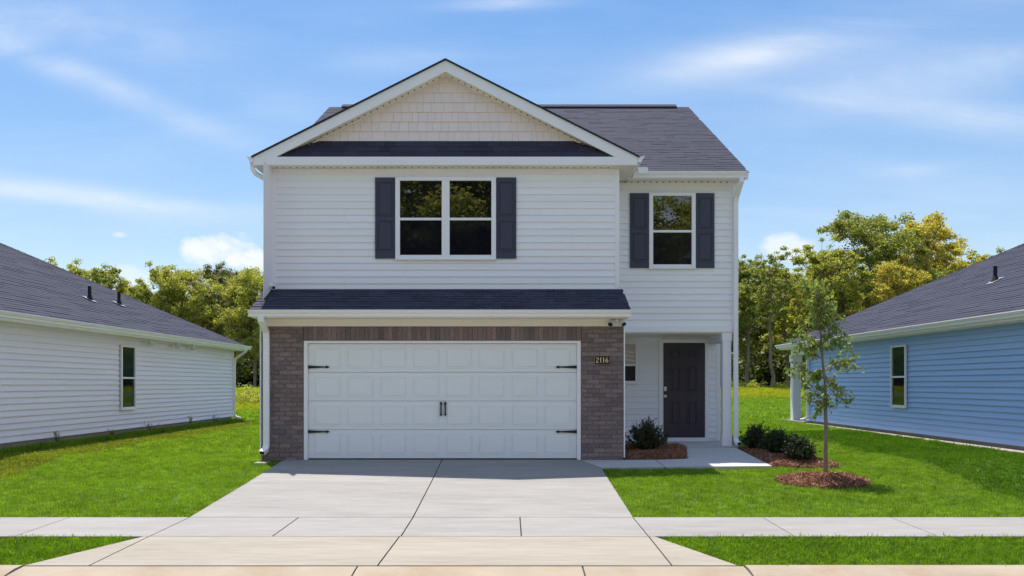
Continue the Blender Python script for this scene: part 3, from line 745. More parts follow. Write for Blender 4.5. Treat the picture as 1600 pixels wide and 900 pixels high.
mbk = MB(); mbk.add([(-4.645, RY1, RZ1), (4.655, RY1, RZ1), (4.655, 2 * RY1 - RY0, RZ0), (-4.645, 2 * RY1 - RY0, RZ0), (-4.645, RY1, RZ1 + .015), (4.655, RY1, RZ1 + .015), (4.655, 2 * RY1 - RY0, RZ0 + .015), (-4.645, 2 * RY1 - RY0, RZ0 + .015)], BF)
mbk.build('back_slope', M['shingle_field'], roof)
MB().prism([(RY1 - .16, RZ1 - .06), (RY1, RZ1 + .045), (RY1 + .16, RZ1 - .06), (RY1 + .16, RZ1 - .02), (RY1, RZ1 + .085), (RY1 - .16, RZ1 - .02)], 'x', -4.3, 4.32).build('ridge_vent', M['shingle_field'], roof)
gutter(H, 2.40, 4.60, 16.80, 5.452)
box('fascia', M['trim'], H, 2.36, 4.64, 16.801, 16.822, 5.322, 5.44)
box('soffit', M['soffit'], H, 2.352, 4.60, 16.823, 17.098, 5.322, 5.345)
box('splash_guard', M['trim'], H, 2.49, 2.68, 16.66, 16.674, 5.40, 5.525)
# downspouts
def spout(pts, outlet=None, par=H, w=.085, d=.07, m=None):
    o = MB().rtube(pts, w, d, cap=True).build('downspout', m or M['trim'], par)
    if outlet is not None:
        p = np.array(pts[-1]); t = p - np.array(pts[-2]); t = t / np.linalg.norm(t)
        MB().rtube([p + t * .001, p + t * .006], w * .8, d * .72).build('outlet', M['rubber'], o)
    for z in (.9, 1.9):
        pass
    return o
sx = X(416, 15.33)
spout([(sx, 15.0, 2.53), (sx, 15.02, 2.45), (sx, 15.32, 2.27), (sx, 15.345, 2.15), (sx, 15.345, .26), (sx - .012, 15.32, .19), (sx - .035, 15.20, .14)], 1, w=.105)
spout([(-4.72, 15.93, 5.42), (-4.71, 15.93, 5.30), (-4.66, 15.95, 5.22), (-4.50, 16.02, 5.14), (-4.445, 16.05, 5.06), (-4.44, 16.05, 3.30), (-4.43, 16.03, 3.20), (-4.36, 15.95, 3.14), (-4.32, 15.9, 3.12)], 1, w=.07)
spout([(4.50, 16.74, 5.36), (4.50, 16.75, 5.27), (4.475, 17.0, 5.03), (4.465, 17.035, 4.92), (4.465, 17.035, .26), (4.47, 17.0, .20), (4.50, 16.90, .185)], 1, w=.085)

# ------------------------------------------------------------------ neighbouring houses
def roof_field(parent, plane_pts, inner, m, sw=1.0, seed=1, exp=.143):
    pass
def neighbour(side, label, wall_m, D0, D1_, xw, zb, px_pipes, win_D, win_z, porch=False):
    s = side                                        # -1 left house (wall faces +x), +1 right (faces -x)
    face = '+x' if s < 0 else '-x'
    Wd = 11.2; xf = xw; xb = xw + s * Wd            # front plane of the visible wall and far side
    hb = empty('house', (xw + s * 5, (D0 + D1_) / 2, 0), label=label, cat='house')
    lo, hi = min(xf, xb), max(xf, xb)
    core = box('wall', wall_m, hb, min(xf + s * .02, xb), max(xf + s * .02, xb), D0, D1_, zb, 2.64)
    box('foundation', M['found'], hb, min(xf + s * .035, xb), max(xf + s * .035, xb), D0 + .01, D1_ - .02, -.1, zb)
    wl = box('siding_wall', wall_m, hb, min(xf, xf + s * .018), max(xf, xf + s * .018), D0, D1_, zb + .01, 2.6)
    siding(wl, D0 + .08, D1_ - .08, zb, 2.52, xf, face, wall_m, t0=.036)
    box('corner_post', M['trim'] if s < 0 else wall_m, wl, min(xf - s * .040, xf + s * .06), max(xf - s * .040, xf + s * .06), D1_ - .085, D1_ + .02, zb, 2.56)
    # end walls
    we = box('siding_wall', wall_m, hb, lo + .1, hi - .1, D0 - .02, D0 - .002, zb, 2.6); siding(we, lo + .06, hi - .06, zb, 2.52, D0 - .02, '-y', wall_m)
    # hip roof
    ov = .42; x0, x1 = lo - ov, hi + ov; y0, y1 = D0 - ov, D1_ + ov + (1.55 if porch else 0); ze = 2.70; sl = .5
    hw = (x1 - x0) / 2; zt = ze + sl * hw; xm = (x0 + x1) / 2
    vs = [(x0, y0, ze), (x1, y0, ze), (x1, y1, ze), (x0, y1, ze), (xm, y0 + hw, zt), (xm, y1 - hw, zt)]
    rb = MB().add(vs + [(a, b, ze - .02) for a, b, _ in vs[:4]], [(0, 1, 4), (1, 2, 5, 4), (2, 3, 5), (3, 0, 4, 5), (6, 7, 1, 0), (7, 8, 2, 1), (8, 9, 3, 2), (9, 6, 0, 3), (9, 8, 7, 6)]).build('roof', M['roof_base'], hb)
    mb = MB(); k = math.hypot(1, sl)
    def course(pa, pb, upv, Lx):
        def wf(s_):
            run = s_ / k
            if run > hw - .05: return None
            return (run, Lx - run)
        for b in shingle_courses(pa, pb, upv, wf, .143, 1.0, 21 + s): mb.add(b, BF)
    course((x0 - .02, y0, ze + .002), (x0 - .02, y1, ze + .002), np.array((1, 0, sl)) / k, y1 - y0)
    course((x1 + .02, y0, ze + .002), (x1 + .02, y1, ze + .002), np.array((-1, 0, sl)) / k, y1 - y0)
    course((x0, y0 - .02, ze + .002), (x1, y0 - .02, ze + .002), np.array((0, 1, sl)) / k, x1 - x0)
    course((x0, y1 + .02, ze + .002), (x1, y1 + .02, ze + .002), np.array((0, -1, sl)) / k, x1 - x0)
    mb.build('shingle_courses', M['shingle_field_far'], rb, kind='stuff')
    for (ax, ay) in ((x0, y0), (x1, y0), (x1, y1), (x0, y1)):
        ey = y0 + hw if ay == y0 else y1 - hw
        MB().cyl((ax, ay, ze + .0), (xm, ey, zt + .0), .028, n=6).build('hip_cap', M['shingle_field_far'], rb)
    MB().cyl((xm, y0 + hw, zt), (xm, y1 - hw, zt), .035, n=6).build('ridge_cap', M['shingle_field_far'], rb)
    # fascia, gutter, soffit along the visible side
    xe = x1 if s < 0 else x0
    tm = M['trim']
    if s < 0: gutter(hb, y0, y1 + .1, xe + .002, ze + .015, '+x'); gutter(hb, x0, x1 + .1, y0 - .002, ze + .015, '-y')
    else: gutter(hb, y0, y1 + .1, xe - .002, ze + .015, '-x'); gutter(hb, x0 - .1, x1, y0 - .002, ze + .015, '-y')
    box('soffit', M['soffit'], hb, min(xe, xf), max(xe, xf), y0 + .02, y1 - .02, ze - .155, ze - .135)
    box('fascia', tm, hb, xe - .012 if s < 0 else xe + .001, xe - .001 if s < 0 else xe + .012, y0 + .02, y1 - .02, ze - .134, ze - .002)
    box('fascia', tm, hb, x0 + .02, x1 - .02, y1 - .03, y1 - .005, ze - .155, ze - .021)
    box('soffit', M['soffit'], hb, x0 + .03, x1 - .03, D1_ + .02, y1 - .04, ze - .152, ze - .134)
    box('soffit', M['soffit'], hb, x0 + .03, x1 - .03, y0 + .03, D0 - .03, ze - .152, ze - .134)
    # frieze at the top of the wall
    box('frieze_board', wall_m, hb, min(xf - s * .018, xf + s * .01), max(xf - s * .018, xf + s * .01), D0 + .08, D1_ - .09, 2.515, 2.545)
    w = window(hb, sum(win_D) / 2, win_z[0], win_z[1], abs(win_D[1] - win_D[0]), xf - s * .039, face, fr=.05, gl=(M['glass_green'], M['glass_screen']))
    for (D, xx, zz) in px_pipes:
        mb = MB(); mb.cyl((xx, D, zz - .08), (xx, D, zz + .36), .045).cyl((xx, D, zz - .05), (xx, D, zz + .12), .11, .05)
        vp = mb.build('vent_pipe', M['rubber'], hb); 
        t = .14; MB().add([(xx - t, D - t, zz - t * sl * (-s) * -1 * 0 + (-(t) * (sl if s > 0 else -sl)) + .022), (xx + t, D - t, zz + t * (sl if s > 0 else -sl) + .022), (xx + t, D + t, zz + t * (sl if s > 0 else -sl) + .022), (xx - t, D + t, zz - t * (sl if s > 0 else -sl) + .022),
                 (xx - t, D - t, zz - t * (sl if s > 0 else -sl) + .012), (xx + t, D - t, zz + t * (sl if s > 0 else -sl) + .012), (xx + t, D + t, zz + t * (sl if s > 0 else -sl) + .012), (xx - t, D + t, zz - t * (sl if s > 0 else -sl) + .012)], BF).build('flashing', M['lead'], vp)
    return hb, xe
nl, xeL = neighbour(-1, 'single-storey pale grey sided house on the left with two black roof pipes', M['siding_grey'], 12.6, 31.1, -9.92, .19,
                    [(23.3, -11.28, 3.62), (25.3, -11.39, 3.68)], (22.02, 22.86), (.70, 2.34))
# downspout at the far corner
spout([(-9.42, 30.95, 2.60), (-9.44, 31.0, 2.50), (-9.84, 31.12, 2.25), (-9.86, 31.12, 2.1), (-9.86, 31.12, .22), (-9.78, 31.12, .15), (-9.62, 31.05, .12)], None, nl, .08, .07)
for px, py in ((230, 529), (272.5, 533.5), (297, 538)):
    D = 9.80 / (795 - px) * F; z = Zc(py, D)
    MB().cyl((-9.72, D, 2.544), (-9.72, D, 2.51), .06).cyl((-9.72, D, 2.51), (-9.70, D - .03, 2.40), .05, .085).build('floodlight', M['lamp'], nl)
nr, xeR = neighbour(1, 'single-storey blue sided house on the right with a corner porch post', M['siding_blue'], 12.6, 28.6, 9.96, .145,
                    [(20.97, 11.78, 3.84)], (21.58, 22.42), (.76, 2.33), porch=True)
spout([(9.62, 28.4, 2.60), (9.66, 28.45, 2.5), (9.86, 28.6, 2.3), (9.87, 28.62, 2.1), (9.87, 28.62, .26), (9.78, 28.6, .2), (9.6, 28.5, .16)], None, nr, .08, .07)
c = box('column', M['trim'], nr, 9.83, 10.11, 29.95, 30.23, .1, 2.36, bevel=.01)
box('column_cap', M['trim'], c, 9.80, 10.14, 29.92, 30.26, 2.12, 2.36)
box('porch_beam', M['trim'], nr, 9.84, 10.1, 28.62, 30.22, 2.361, 2.545)
box('porch_slab', M['concrete'], nr, 9.72, 14.5, 28.6, 30.4, -.1, .1)
c2 = c.copy(); C.objects.link(c2); c2.location.x += 4.2
for ch_ in c.children: q = ch_.copy(); C.objects.link(q); q.parent = c2
box('porch_beam', M['trim'], nr, 10.1, 21, 29.97, 30.2, 2.362, 2.54)

# ------------------------------------------------------------------ foliage meshes
def leaves_np(cent, nrm_bias, size, rr, aspect=.62, tri=False, fold=False):
    n = len(cent); d = rr.normal(size=(n, 3)); d += nrm_bias; d /= np.linalg.norm(d, axis=1)[:, None]
    a = np.cross(d, rr.normal(size=(n, 3))); a /= np.linalg.norm(a, axis=1)[:, None]; b = np.cross(d, a)
    s = size * rr.uniform(.65, 1.3, n)[:, None]
    a = a * s * .5; b = b * s * .5 * aspect
    v = np.stack([cent - a, cent - b + a * .1, cent + a, cent + b + a * .1], 1).reshape(-1, 3)
    f = np.arange(4 * n).reshape(-1, 4); return v, f
def np_mesh(name, v, f, m, smooth=False):
    me = bpy.data.meshes.new(name); me.vertices.add(len(v)); me.vertices.foreach_set('co', np.asarray(v, np.float32).ravel())
    k = f.shape[1]; me.loops.add(f.size); me.loops.foreach_set('vertex_index', f.astype(np.int32).ravel())
    me.polygons.add(len(f)); me.polygons.foreach_set('loop_start', np.arange(0, f.size, k, dtype=np.int32)); me.polygons.foreach_set('loop_total', np.full(len(f), k, np.int32))
    me.update(calc_edges=True); me.validate(); me.materials.append(m)
    if smooth: me.polygons.foreach_set('use_smooth', np.ones(len(f), bool))
    return me
def tubes(segs, n=6):
    """segs: (p0,p1,r0,r1)"""
    V = []; Fc = []
    for p0, p1, r0, r1 in segs:
        d = p1 - p0; L = np.linalg.norm(d); d = d / (L + 1e-9); a = np.cross(d, (0, 0, 1.) if abs(d[2]) < .9 else (1., 0, 0)); a /= np.linalg.norm(a); b = np.cross(d, a)
        base = len(V)
        for p, r in ((p0, r0), (p1, r1)):
            for i in range(n):
                t = 2 * math.pi * i / n; V.append(p + r * (math.cos(t) * a + math.sin(t) * b))
        for i in range(n): Fc.append((base + i, base + (i + 1) % n, base + n + (i + 1) % n, base + n + i))
    return np.array(V), np.array(Fc)
def tree_meshes(seed, Ht, cr, cb, nleaf, lsize=.215, lobes=17, spread=1.0, top=.97, clump=.66, twigs=8):
    rr = np.random.default_rng(seed); segs = []; pts = []
    # trunk
    p = np.array((0., 0, -.3)); n = 9; r0 = Ht * .0135; path = [p]
    lean = rr.normal(size=2) * .035
    for i in range(n):
        t = (i + 1) / n; q = np.array((lean[0] * t * Ht + rr.normal() * .10, lean[1] * t * Ht + rr.normal() * .10, -.3 + (Ht * .86 + .3) * t)); segs.append((path[-1], q, r0 * (1 - .8 * (i / n)), r0 * (1 - .8 * (i + 1) / n))); path.append(q)
    path = np.array(path)
    def at(z): 
        return np.array([np.interp(z, path[:, 2], path[:, k]) for k in range(3)])
    for i in range(lobes):
        t = (i + .5) / lobes; z0 = cb + (Ht * .82 - cb) * t ** .9; az_ = i * 2.4 + rr.normal() * .5
        env = math.sin(math.pi * min(1, (.16 + .84 * t) ** .85) * .93) ** .75 if t < 1 else .2
        L = cr * spread * (env * rr.uniform(.65, 1.12) + .05); rise = rr.uniform(.35, 1.0) * L + .3
        s = at(z0); e = s + np.array((math.cos(az_) * L, math.sin(az_) * L, rise)); e[2] = min(e[2], Ht * top)
        mid = s * .45 + e * .55 + np.array((0, 0, -.12 * L)) + rr.normal(size=3) * .15
        rl = r0 * (.42 - .25 * t); segs += [(s, mid, rl, rl * .6), (mid, e, rl * .6, rl * .2)]
        pts.append((e, 1.))
        for k in range(twigs):
            u_ = rr.uniform(.35, 1.0); base = mid + (e - mid) * max(0, (u_ - .4) / .6) if u_ > .4 else s + (mid - s) * (u_ / .4)
            dirn = rr.normal(size=3) * (1, 1, .7); dirn[2] += .25; dirn /= np.linalg.norm(dirn); q = base + dirn * rr.uniform(.5, 1.25) * (cr * .30)
            segs.append((base, q, rl * .3, rl * .08)); pts.append((q, rr.uniform(.25, 1.)))
    for k in range(6):  # leader twigs
        q = at(Ht * .8) + np.array((rr.normal() * cr * .16, rr.normal() * cr * .16, rr.uniform(.0, .15) * Ht)); segs.append((at(Ht * .78), q, r0 * .15, r0 * .04)); pts.append((q, .7))
    w = np.array([a[1] for a in pts]); cen = np.array([a[0] for a in pts]); idx = rr.choice(len(pts), nleaf, p=w / w.sum())
    rad = (clump * rr.uniform(.55, 1.25, len(pts)) * cr * .26)
    g = rr.normal(size=(nleaf, 3)); g /= np.linalg.norm(g, axis=1)[:, None]; g *= (rr.uniform(0, 1, nleaf) ** .5)[:, None] * rr.uniform(.6, 1.35, nleaf)[:, None]
    c_ = cen[idx] + g * rad[idx][:, None] * np.array((1.0, 1.0, .72))
    c_ = c_[c_[:, 2] > .3]
    v, f = leaves_np(c_, np.array((0, 0, .55)), lsize, rr)
    V, Fc = tubes(segs, 6)
    return (V, Fc), (v, f)
def mk_variant(seed, *a, **k): return tree_meshes(seed, *a, **k)
VAR = [mk_variant(1, 15, 3.7, 3.2, 25000, lobes=22), mk_variant(2, 15, 3.0, 4.2, 17000, lobes=19, spread=.95), mk_variant(3, 15, 4.3, 2.2, 30000, lobes=26),
       mk_variant(4, 15, 3.2, 4.6, 13000, lobes=18, clump=.55), mk_variant(5, 15, 3.3, 2.6, 21000, lobes=24), mk_variant(6, 15, 2.9, 6.0, 9000, lobes=15, clump=.5, twigs=9)]
TM = {}
def tree_mesh(i, m):
    if ('t', i) not in TM: TM[('t', i)] = np_mesh('trunk', VAR[i][0][0], VAR[i][0][1], M['bark'], True)
    if (i, m) not in TM: TM[(i, m)] = np_mesh('crown', VAR[i][1][0], VAR[i][1][1], M[m])
    return TM[('t', i)], TM[(i, m)]
def tree(px, D, topy, var, m, label, group, rot=None, ws=1.0):
    x = X(px, D); g = float(gz(x, D)); top = Zc(topy, D); h = top - g; s = h / 14.7
    o = empty('tree', (x, D, g), label=label, cat='tree', group=group)
    t, c_ = tree_mesh(var, m); rz = random.uniform(0, 6.28) if rot is None else rot
    a = inst('trunk', t, (x, D, g), o, (0, 0, rz), (s * ws, s * ws, s)); b = inst('crown', c_, (x, D, g), o, (0, 0, rz), (s * ws, s * ws, s))
    return o
GW = 'trees along the far edge of the field'
front = [
 # left of the house
 (20, 92, 425, 0, 'leaf_green', 'green woodland tree hidden behind the left roof slope'),
 (108, 92, 402, 1, 'leaf_lime', 'light green tree farthest left above the grey roof slope'),
 (148, 90, 404, 4, 'leaf_green', 'narrow green tree rising above the left roof, right of the lightest one'),
 (196, 94, 436, 0, 'leaf_lime', 'low light green tree between the two black roof pipes and the tall trees'),
 (232, 88, 440, 4, 'leaf_green', 'low green tree just past the second roof pipe'),
 (258, 86, 410, 1, 'leaf_lime', 'open crowned tree with a light spreading top left of the tall dense trees'),
 (300, 88, 416, 2, 'leaf_lime', 'light green dense tree behind the far end of the grey house'),
 (336, 94, 410, 0, 'leaf_brown', 'dull olive brown tree, tallest in the left group'),
 (362, 88, 424, 4, 'leaf_brown', 'dark olive tree over the grey house gutter corner'),
 (398, 84, 414, 2, 'leaf_lime', 'light green tree beside the left edge of the white house'),
 (440, 86, 420, 0, 'leaf_green', 'green tree mostly hidden behind the left side of the white house'),
 # right
 (1120, 88, 410, 2, 'leaf_green', 'green tree mostly hidden behind the right side of the white house'),
 (1168, 86, 394, 3, 'leaf_green', 'sparse tall tree right beside the white house'),
 (1205, 82, 392, 5, 'leaf_green', 'thin crowned tree with a long bare trunk behind the shrubs'),
 (1232, 90, 408, 4, 'leaf_lime', 'light green tree between the bare trunk tree and the sapling'),
 (1290, 84, 366, 3, 'leaf_lime', 'pale green tall tree rising behind the young sapling'),
 (1322, 92, 386, 0, 'leaf_green', 'mid green tree just left of the tallest trees'),
 (1385, 88, 328, 2, 'leaf_green', 'tallest broad green tree above the blue house roof'),
 (1412, 82, 398, 4, 'leaf_yellow', 'lower golden tree in front of the tallest green tree'),
 (1455, 90, 330, 0, 'leaf_yellow', 'tall golden yellow tree right of the tallest green tree'),
 (1492, 94, 372, 5, 'leaf_yellow', 'thin yellow tree with sparse branches at the right of the golden one'),
 (1532, 100, 388, 1, 'leaf_green', 'small green tree top showing over the blue house roof slope'),
 (1600, 98, 400, 0, 'leaf_green', 'green tree hidden behind the blue house roof at the right edge'),
]
for k, (px, D, ty, v, m, lb) in enumerate(front):
    tree(px, D, ty, v, m, lb, GW, rot=k * 1.7, ws=1.15 if v in (3, 5) else 1.0)
bl = 'woodland tree in the back rows on the %s, its crown merging with its neighbours'
k = 0
for (a, b, st, D, t0, t1) in ((-20, 470, 38, 103, 442, 478), (10, 480, 44, 113, 450, 480), (1105, 1640, 38, 102, 418, 452), (1120, 1640, 46, 112, 415, 450)):
    px = a
    while px < b:
        ty = random.uniform(t0, t1)
        if px > 1340: ty -= 22
        tree(px + random.uniform(-8, 8), D + random.uniform(-3, 3), ty, (0, 2, 4)[k % 3], ('leaf_green', 'leaf_deep', 'leaf_green', 'leaf_lime')[k % 4], bl % ('left' if px < 700 else 'right'), 'trees in the back rows of the woods on the %s' % ('left' if px < 700 else 'right')); px += st; k += 1
# trees across the street: they stand in the window reflections
for (x, y, h, v, m) in ((-14, -26, 20, 2, 'leaf_lime'), (-8.5, -24, 22, 0, 'leaf_lime'), (-3, -26, 21.5, 2, 'leaf_lime'), (2, -24, 19.5, 4, 'leaf_green'), (6.2, -25, 16.0, 0, 'leaf_lime'), (12.2, -25, 15.5, 2, 'leaf_lime'), (18, -27, 17, 4, 'leaf_lime'), (-20, -27, 19, 0, 'leaf_green'), (-5.5, -33, 21, 2, 'leaf_green'), (1, -33, 20, 2, 'leaf_green'), (8, -36, 15, 4, 'leaf_lime'), (15, -34, 16, 0, 'leaf_green')):
    o = empty('tree', (x, y, -.36), label='leafy tree across the street, seen only as a reflection in the window glass', cat='tree', group='trees across the street')
    t, c_ = tree_mesh(v, m); s = h / 15.2; rz = random.uniform(0, 6.28)
    inst('trunk', t, (x, y, -.36), o, (0, 0, rz), (s * 1.2, s * 1.2, s)); inst('crown', c_, (x, y, -.36), o, (0, 0, rz), (s * 1.2, s * 1.2, s))
# undergrowth at the foot of the woods
def mass(name, n, fn, size, m, label, cat, bias=(0, 0, .5)):
    c_ = fn(n); v, f = leaves_np(c_, np.array(bias), size, rng); o = inst(name, np_mesh(name, v, f, M[m]), (0, 0, 0)); return meta(o, label, cat, kind='stuff')
def under(xa, xb, ya, yb, hmax, clusters):
    def fn(n):
        cx = rng.uniform(xa, xb, clusters); cy = rng.uniform(ya, yb, clusters); hh = hmax * rng.uniform(.4, 1, clusters); rr_ = rng.uniform(.8, 1.8, clusters) * hmax / 3.5
        i = rng.integers(0, clusters, n); g = rng.normal(size=(n, 3)); g /= np.linalg.norm(g, axis=1)[:, None]; g *= rng.uniform(.5, 1.05, n)[:, None]
        x = cx[i] + g[:, 0] * rr_[i]; y = cy[i] + g[:, 1] * rr_[i]; z = gz(x, y) + hh[i] * (.5 + .5 * g[:, 2]); return np.stack([x, y, z], 1)
    return fn
mass('undergrowth', 60000, under(-66, -16, 92, 120, 7.0, 260), .55, 'leaf_under', 'dark undergrowth at the foot of the woods on the left', 'undergrowth')
mass('undergrowth', 60000, under(18, 66, 92, 120, 7.0, 260), .55, 'leaf_under', 'dark undergrowth at the foot of the woods on the right', 'undergrowth')
mass('weeds', 9000, under(20, 50, 78, 83, 1.0, 110), .16, 'leaf_weed', 'yellow-green weeds along the edge of the woods on the right', 'weeds')
mass('weeds', 16000, under(-30, -12, 50, 62, 1.15, 120), .13, 'leaf_weed', 'yellow-green tall weeds beyond the left lawn', 'weeds')

# ------------------------------------------------------------------ sapling
def sapling():
    D = 13.56; x = X(1290, D); g = -.10; o = empty('sapling', (x, D, g), label='thin staked-size young tree with curled leaves in the mulch circle', cat='young tree')
    o['label'] = 'thin young tree with sparse curled leaves standing in the round mulch circle'
    rr = np.random.default_rng(5); segs = []; base = np.array((x, D, g - .05)); topz = Zc(445, D)
    path = [base]; n = 12
    for i in range(n):
        t = (i + 1) / n; path.append(np.array((x + (X(1275, D) - x) * max(0, t - .45) / .55 + rr.normal() * .006, D + rr.normal() * .006, g + (topz - g) * t)))
    for i in range(n): segs.append((path[i], path[i + 1], .038 * (1 - .80 * i / n), .038 * (1 - .80 * (i + 1) / n)))
    P = np.array(path); at = lambda z: np.array([np.interp(z, P[:, 2], P[:, k]) for k in range(3)])
    tips = []
    spec = [(618, 655, 1275), (600, 640, 1305), (590, 585, 1238), (580, 560, 1330), (560, 548, 1240), (565, 572, 1324), (545, 532, 1322), (545, 520, 1244), (540, 505, 1300), (520, 485, 1264), (515, 495, 1298), (500, 472, 1286), (610, 620, 1262), (585, 610, 1318), (530, 555, 1262), (575, 600, 1270), (490, 455, 1284), (480, 450, 1262)]
    for (y0, y1, pxe) in spec:
        for rep in range(2):
            s = at(Zc(y0, D)); dy = rr.uniform(-.34, .34) * (1 if rep else .6)
            e = np.array((X(pxe + rr.normal() * 6, D), D + dy, Zc(y1 - 12 * rep + rr.normal() * 5, D))); mid = (s + e) / 2 + np.array((0, 0, -.03))
            segs += [(s, mid, .009, .006), (mid, e, .006, .003)]
            for q in np.linspace(.3, 1, 5): tips.append(s + (mid - s) * q * 2 if q < .5 else mid + (e - mid) * (q * 2 - 1))
            for k in range(2):
                b = mid + (e - mid) * rr.uniform(.1, .9); q = b + rr.normal(size=3) * (.09, .09, .07); segs.append((b, q, .003, .0015)); tips.append(q); tips.append((q + b) / 2)
    for z in np.linspace(Zc(520, D), topz + .04, 12): tips.append(at(z) + rr.normal(size=3) * .02)
    V, Fc = tubes(segs, 8); inst('trunk', np_mesh('trunk', V - base, Fc, M['bark_young'], True), base, o)
    tips = np.array(tips); n = 2100; i = rr.integers(0, len(tips), n); c_ = tips[i] + rr.normal(size=(n, 3)) * (.035, .035, .035)
    # folded two-sided leaves
    d = rr.normal(size=(n, 3)) + (0, 0, .3); d /= np.linalg.norm(d, axis=1)[:, None]; a = np.cross(d, rr.normal(size=(n, 3))); a /= np.linalg.norm(a, axis=1)[:, None]; a[:, 2] -= .35; b = np.cross(d, a); b /= np.linalg.norm(b, axis=1)[:, None]
    s = rr.uniform(.020, .044, n)[:, None]
    p0 = c_ - a * s * .6; p1 = c_ + a * s; l = c_ + b * s * .75 + d * s * .35; r_ = c_ - b * s * .75 + d * s * .35; l2 = c_ + a * s * .5 + b * s * .45 + d * s * .25; r2 = c_ + a * s * .5 - b * s * .45 + d * s * .25
    v = np.stack([p0, l, l2, p1, r2, r_], 1).reshape(-1, 3); f = (np.arange(n)[:, None] * 6)
    f = np.concatenate([np.concatenate([f, f + 1, f + 2, f + 3], 1), np.concatenate([f, f + 3, f + 4, f + 5], 1)], 0)
    inst('crown', np_mesh('crown', v - base, f, M['leaf_sapling']), base, o)
    # small black tag on a limb
    return o
sapling()

# ------------------------------------------------------------------ shrubs
def shrub(px, D, w, h, seed, label, group=None, spiky=0., g=None):
    x = X(px, D); g = .04 if g is None else g; o = empty('shrub', (x, D, g), label=label, cat='shrub')
    if group: o['group'] = group
    rr = np.random.default_rng(seed); segs = []; tips = []
    nst = 150
    for k in range(nst):
        a = rr.uniform(0, 6.28); el_ = rr.uniform(.1, 1.45); L = rr.uniform(.7, 1.05) * (1 + (spiky * rr.random() if rr.random() < .35 else 0))
        e = np.array((math.cos(a) * math.cos(el_) * w / 2 * L * 1.05, math.sin(a) * math.cos(el_) * w / 2 * L, h * (.22 + .74 * math.sin(el_) * L)))
        s = np.array((rr.normal() * .02, rr.normal() * .02, .02)); m_ = s * .5 + e * .5 + np.array((0, 0, -.03)) + rr.normal(size=3) * .01
        segs += [(s, m_, .006, .004), (m_, e, .004, .002)]
        for q in np.linspace(.35, 1, 9): tips.append((s + (m_ - s) * q * 2) if q < .5 else m_ + (e - m_) * (q * 2 - 1))
        dv = e - m_
        for j in range(3):
            b = m_ + dv * rr.uniform(.2, .9); q = b + (dv / (np.linalg.norm(dv) + 1e-6) + rr.normal(size=3) * .7) * .06; segs.append((b, q, .002, .001))
            for t in (.3, .6, 1): tips.append(b + (q - b) * t)
    V, Fc = tubes(segs, 4); inst('stem', np_mesh('stem', V, Fc, M['stem']), (x, D, g), o)
    tips = np.array(tips); i = rr.integers(0, len(tips), 7500); c_ = tips[i] + rr.normal(size=(7500, 3)) * .011; c_ = c_[c_[:, 2] > .02]
    v, f = leaves_np(c_, np.array((0, 0, .6)), .034, rr, .55); inst('foliage', np_mesh('foliage', v, f, M['leaf_holly']), (x, D, g), o)
shrub(1011, 16.1, .72, .56, 1, 'dark evergreen shrub with upright shoots in the bed beside the brick garage corner', spiky=.55, g=.09)
SG = 'evergreen shrubs in the bed beside the front path'
shrub(1181, 17.2, .52, .47, 2, 'dark evergreen shrub nearest the porch downspout in the bed right of the path', SG, .38)
shrub(1214, 16.1, .56, .46, 3, 'middle of the three evergreen shrubs right of the path', SG, .32)
shrub(1248, 15.1, .56, .44, 4, 'rounded evergreen shrub nearest the young tree', SG, .06, g=.0)

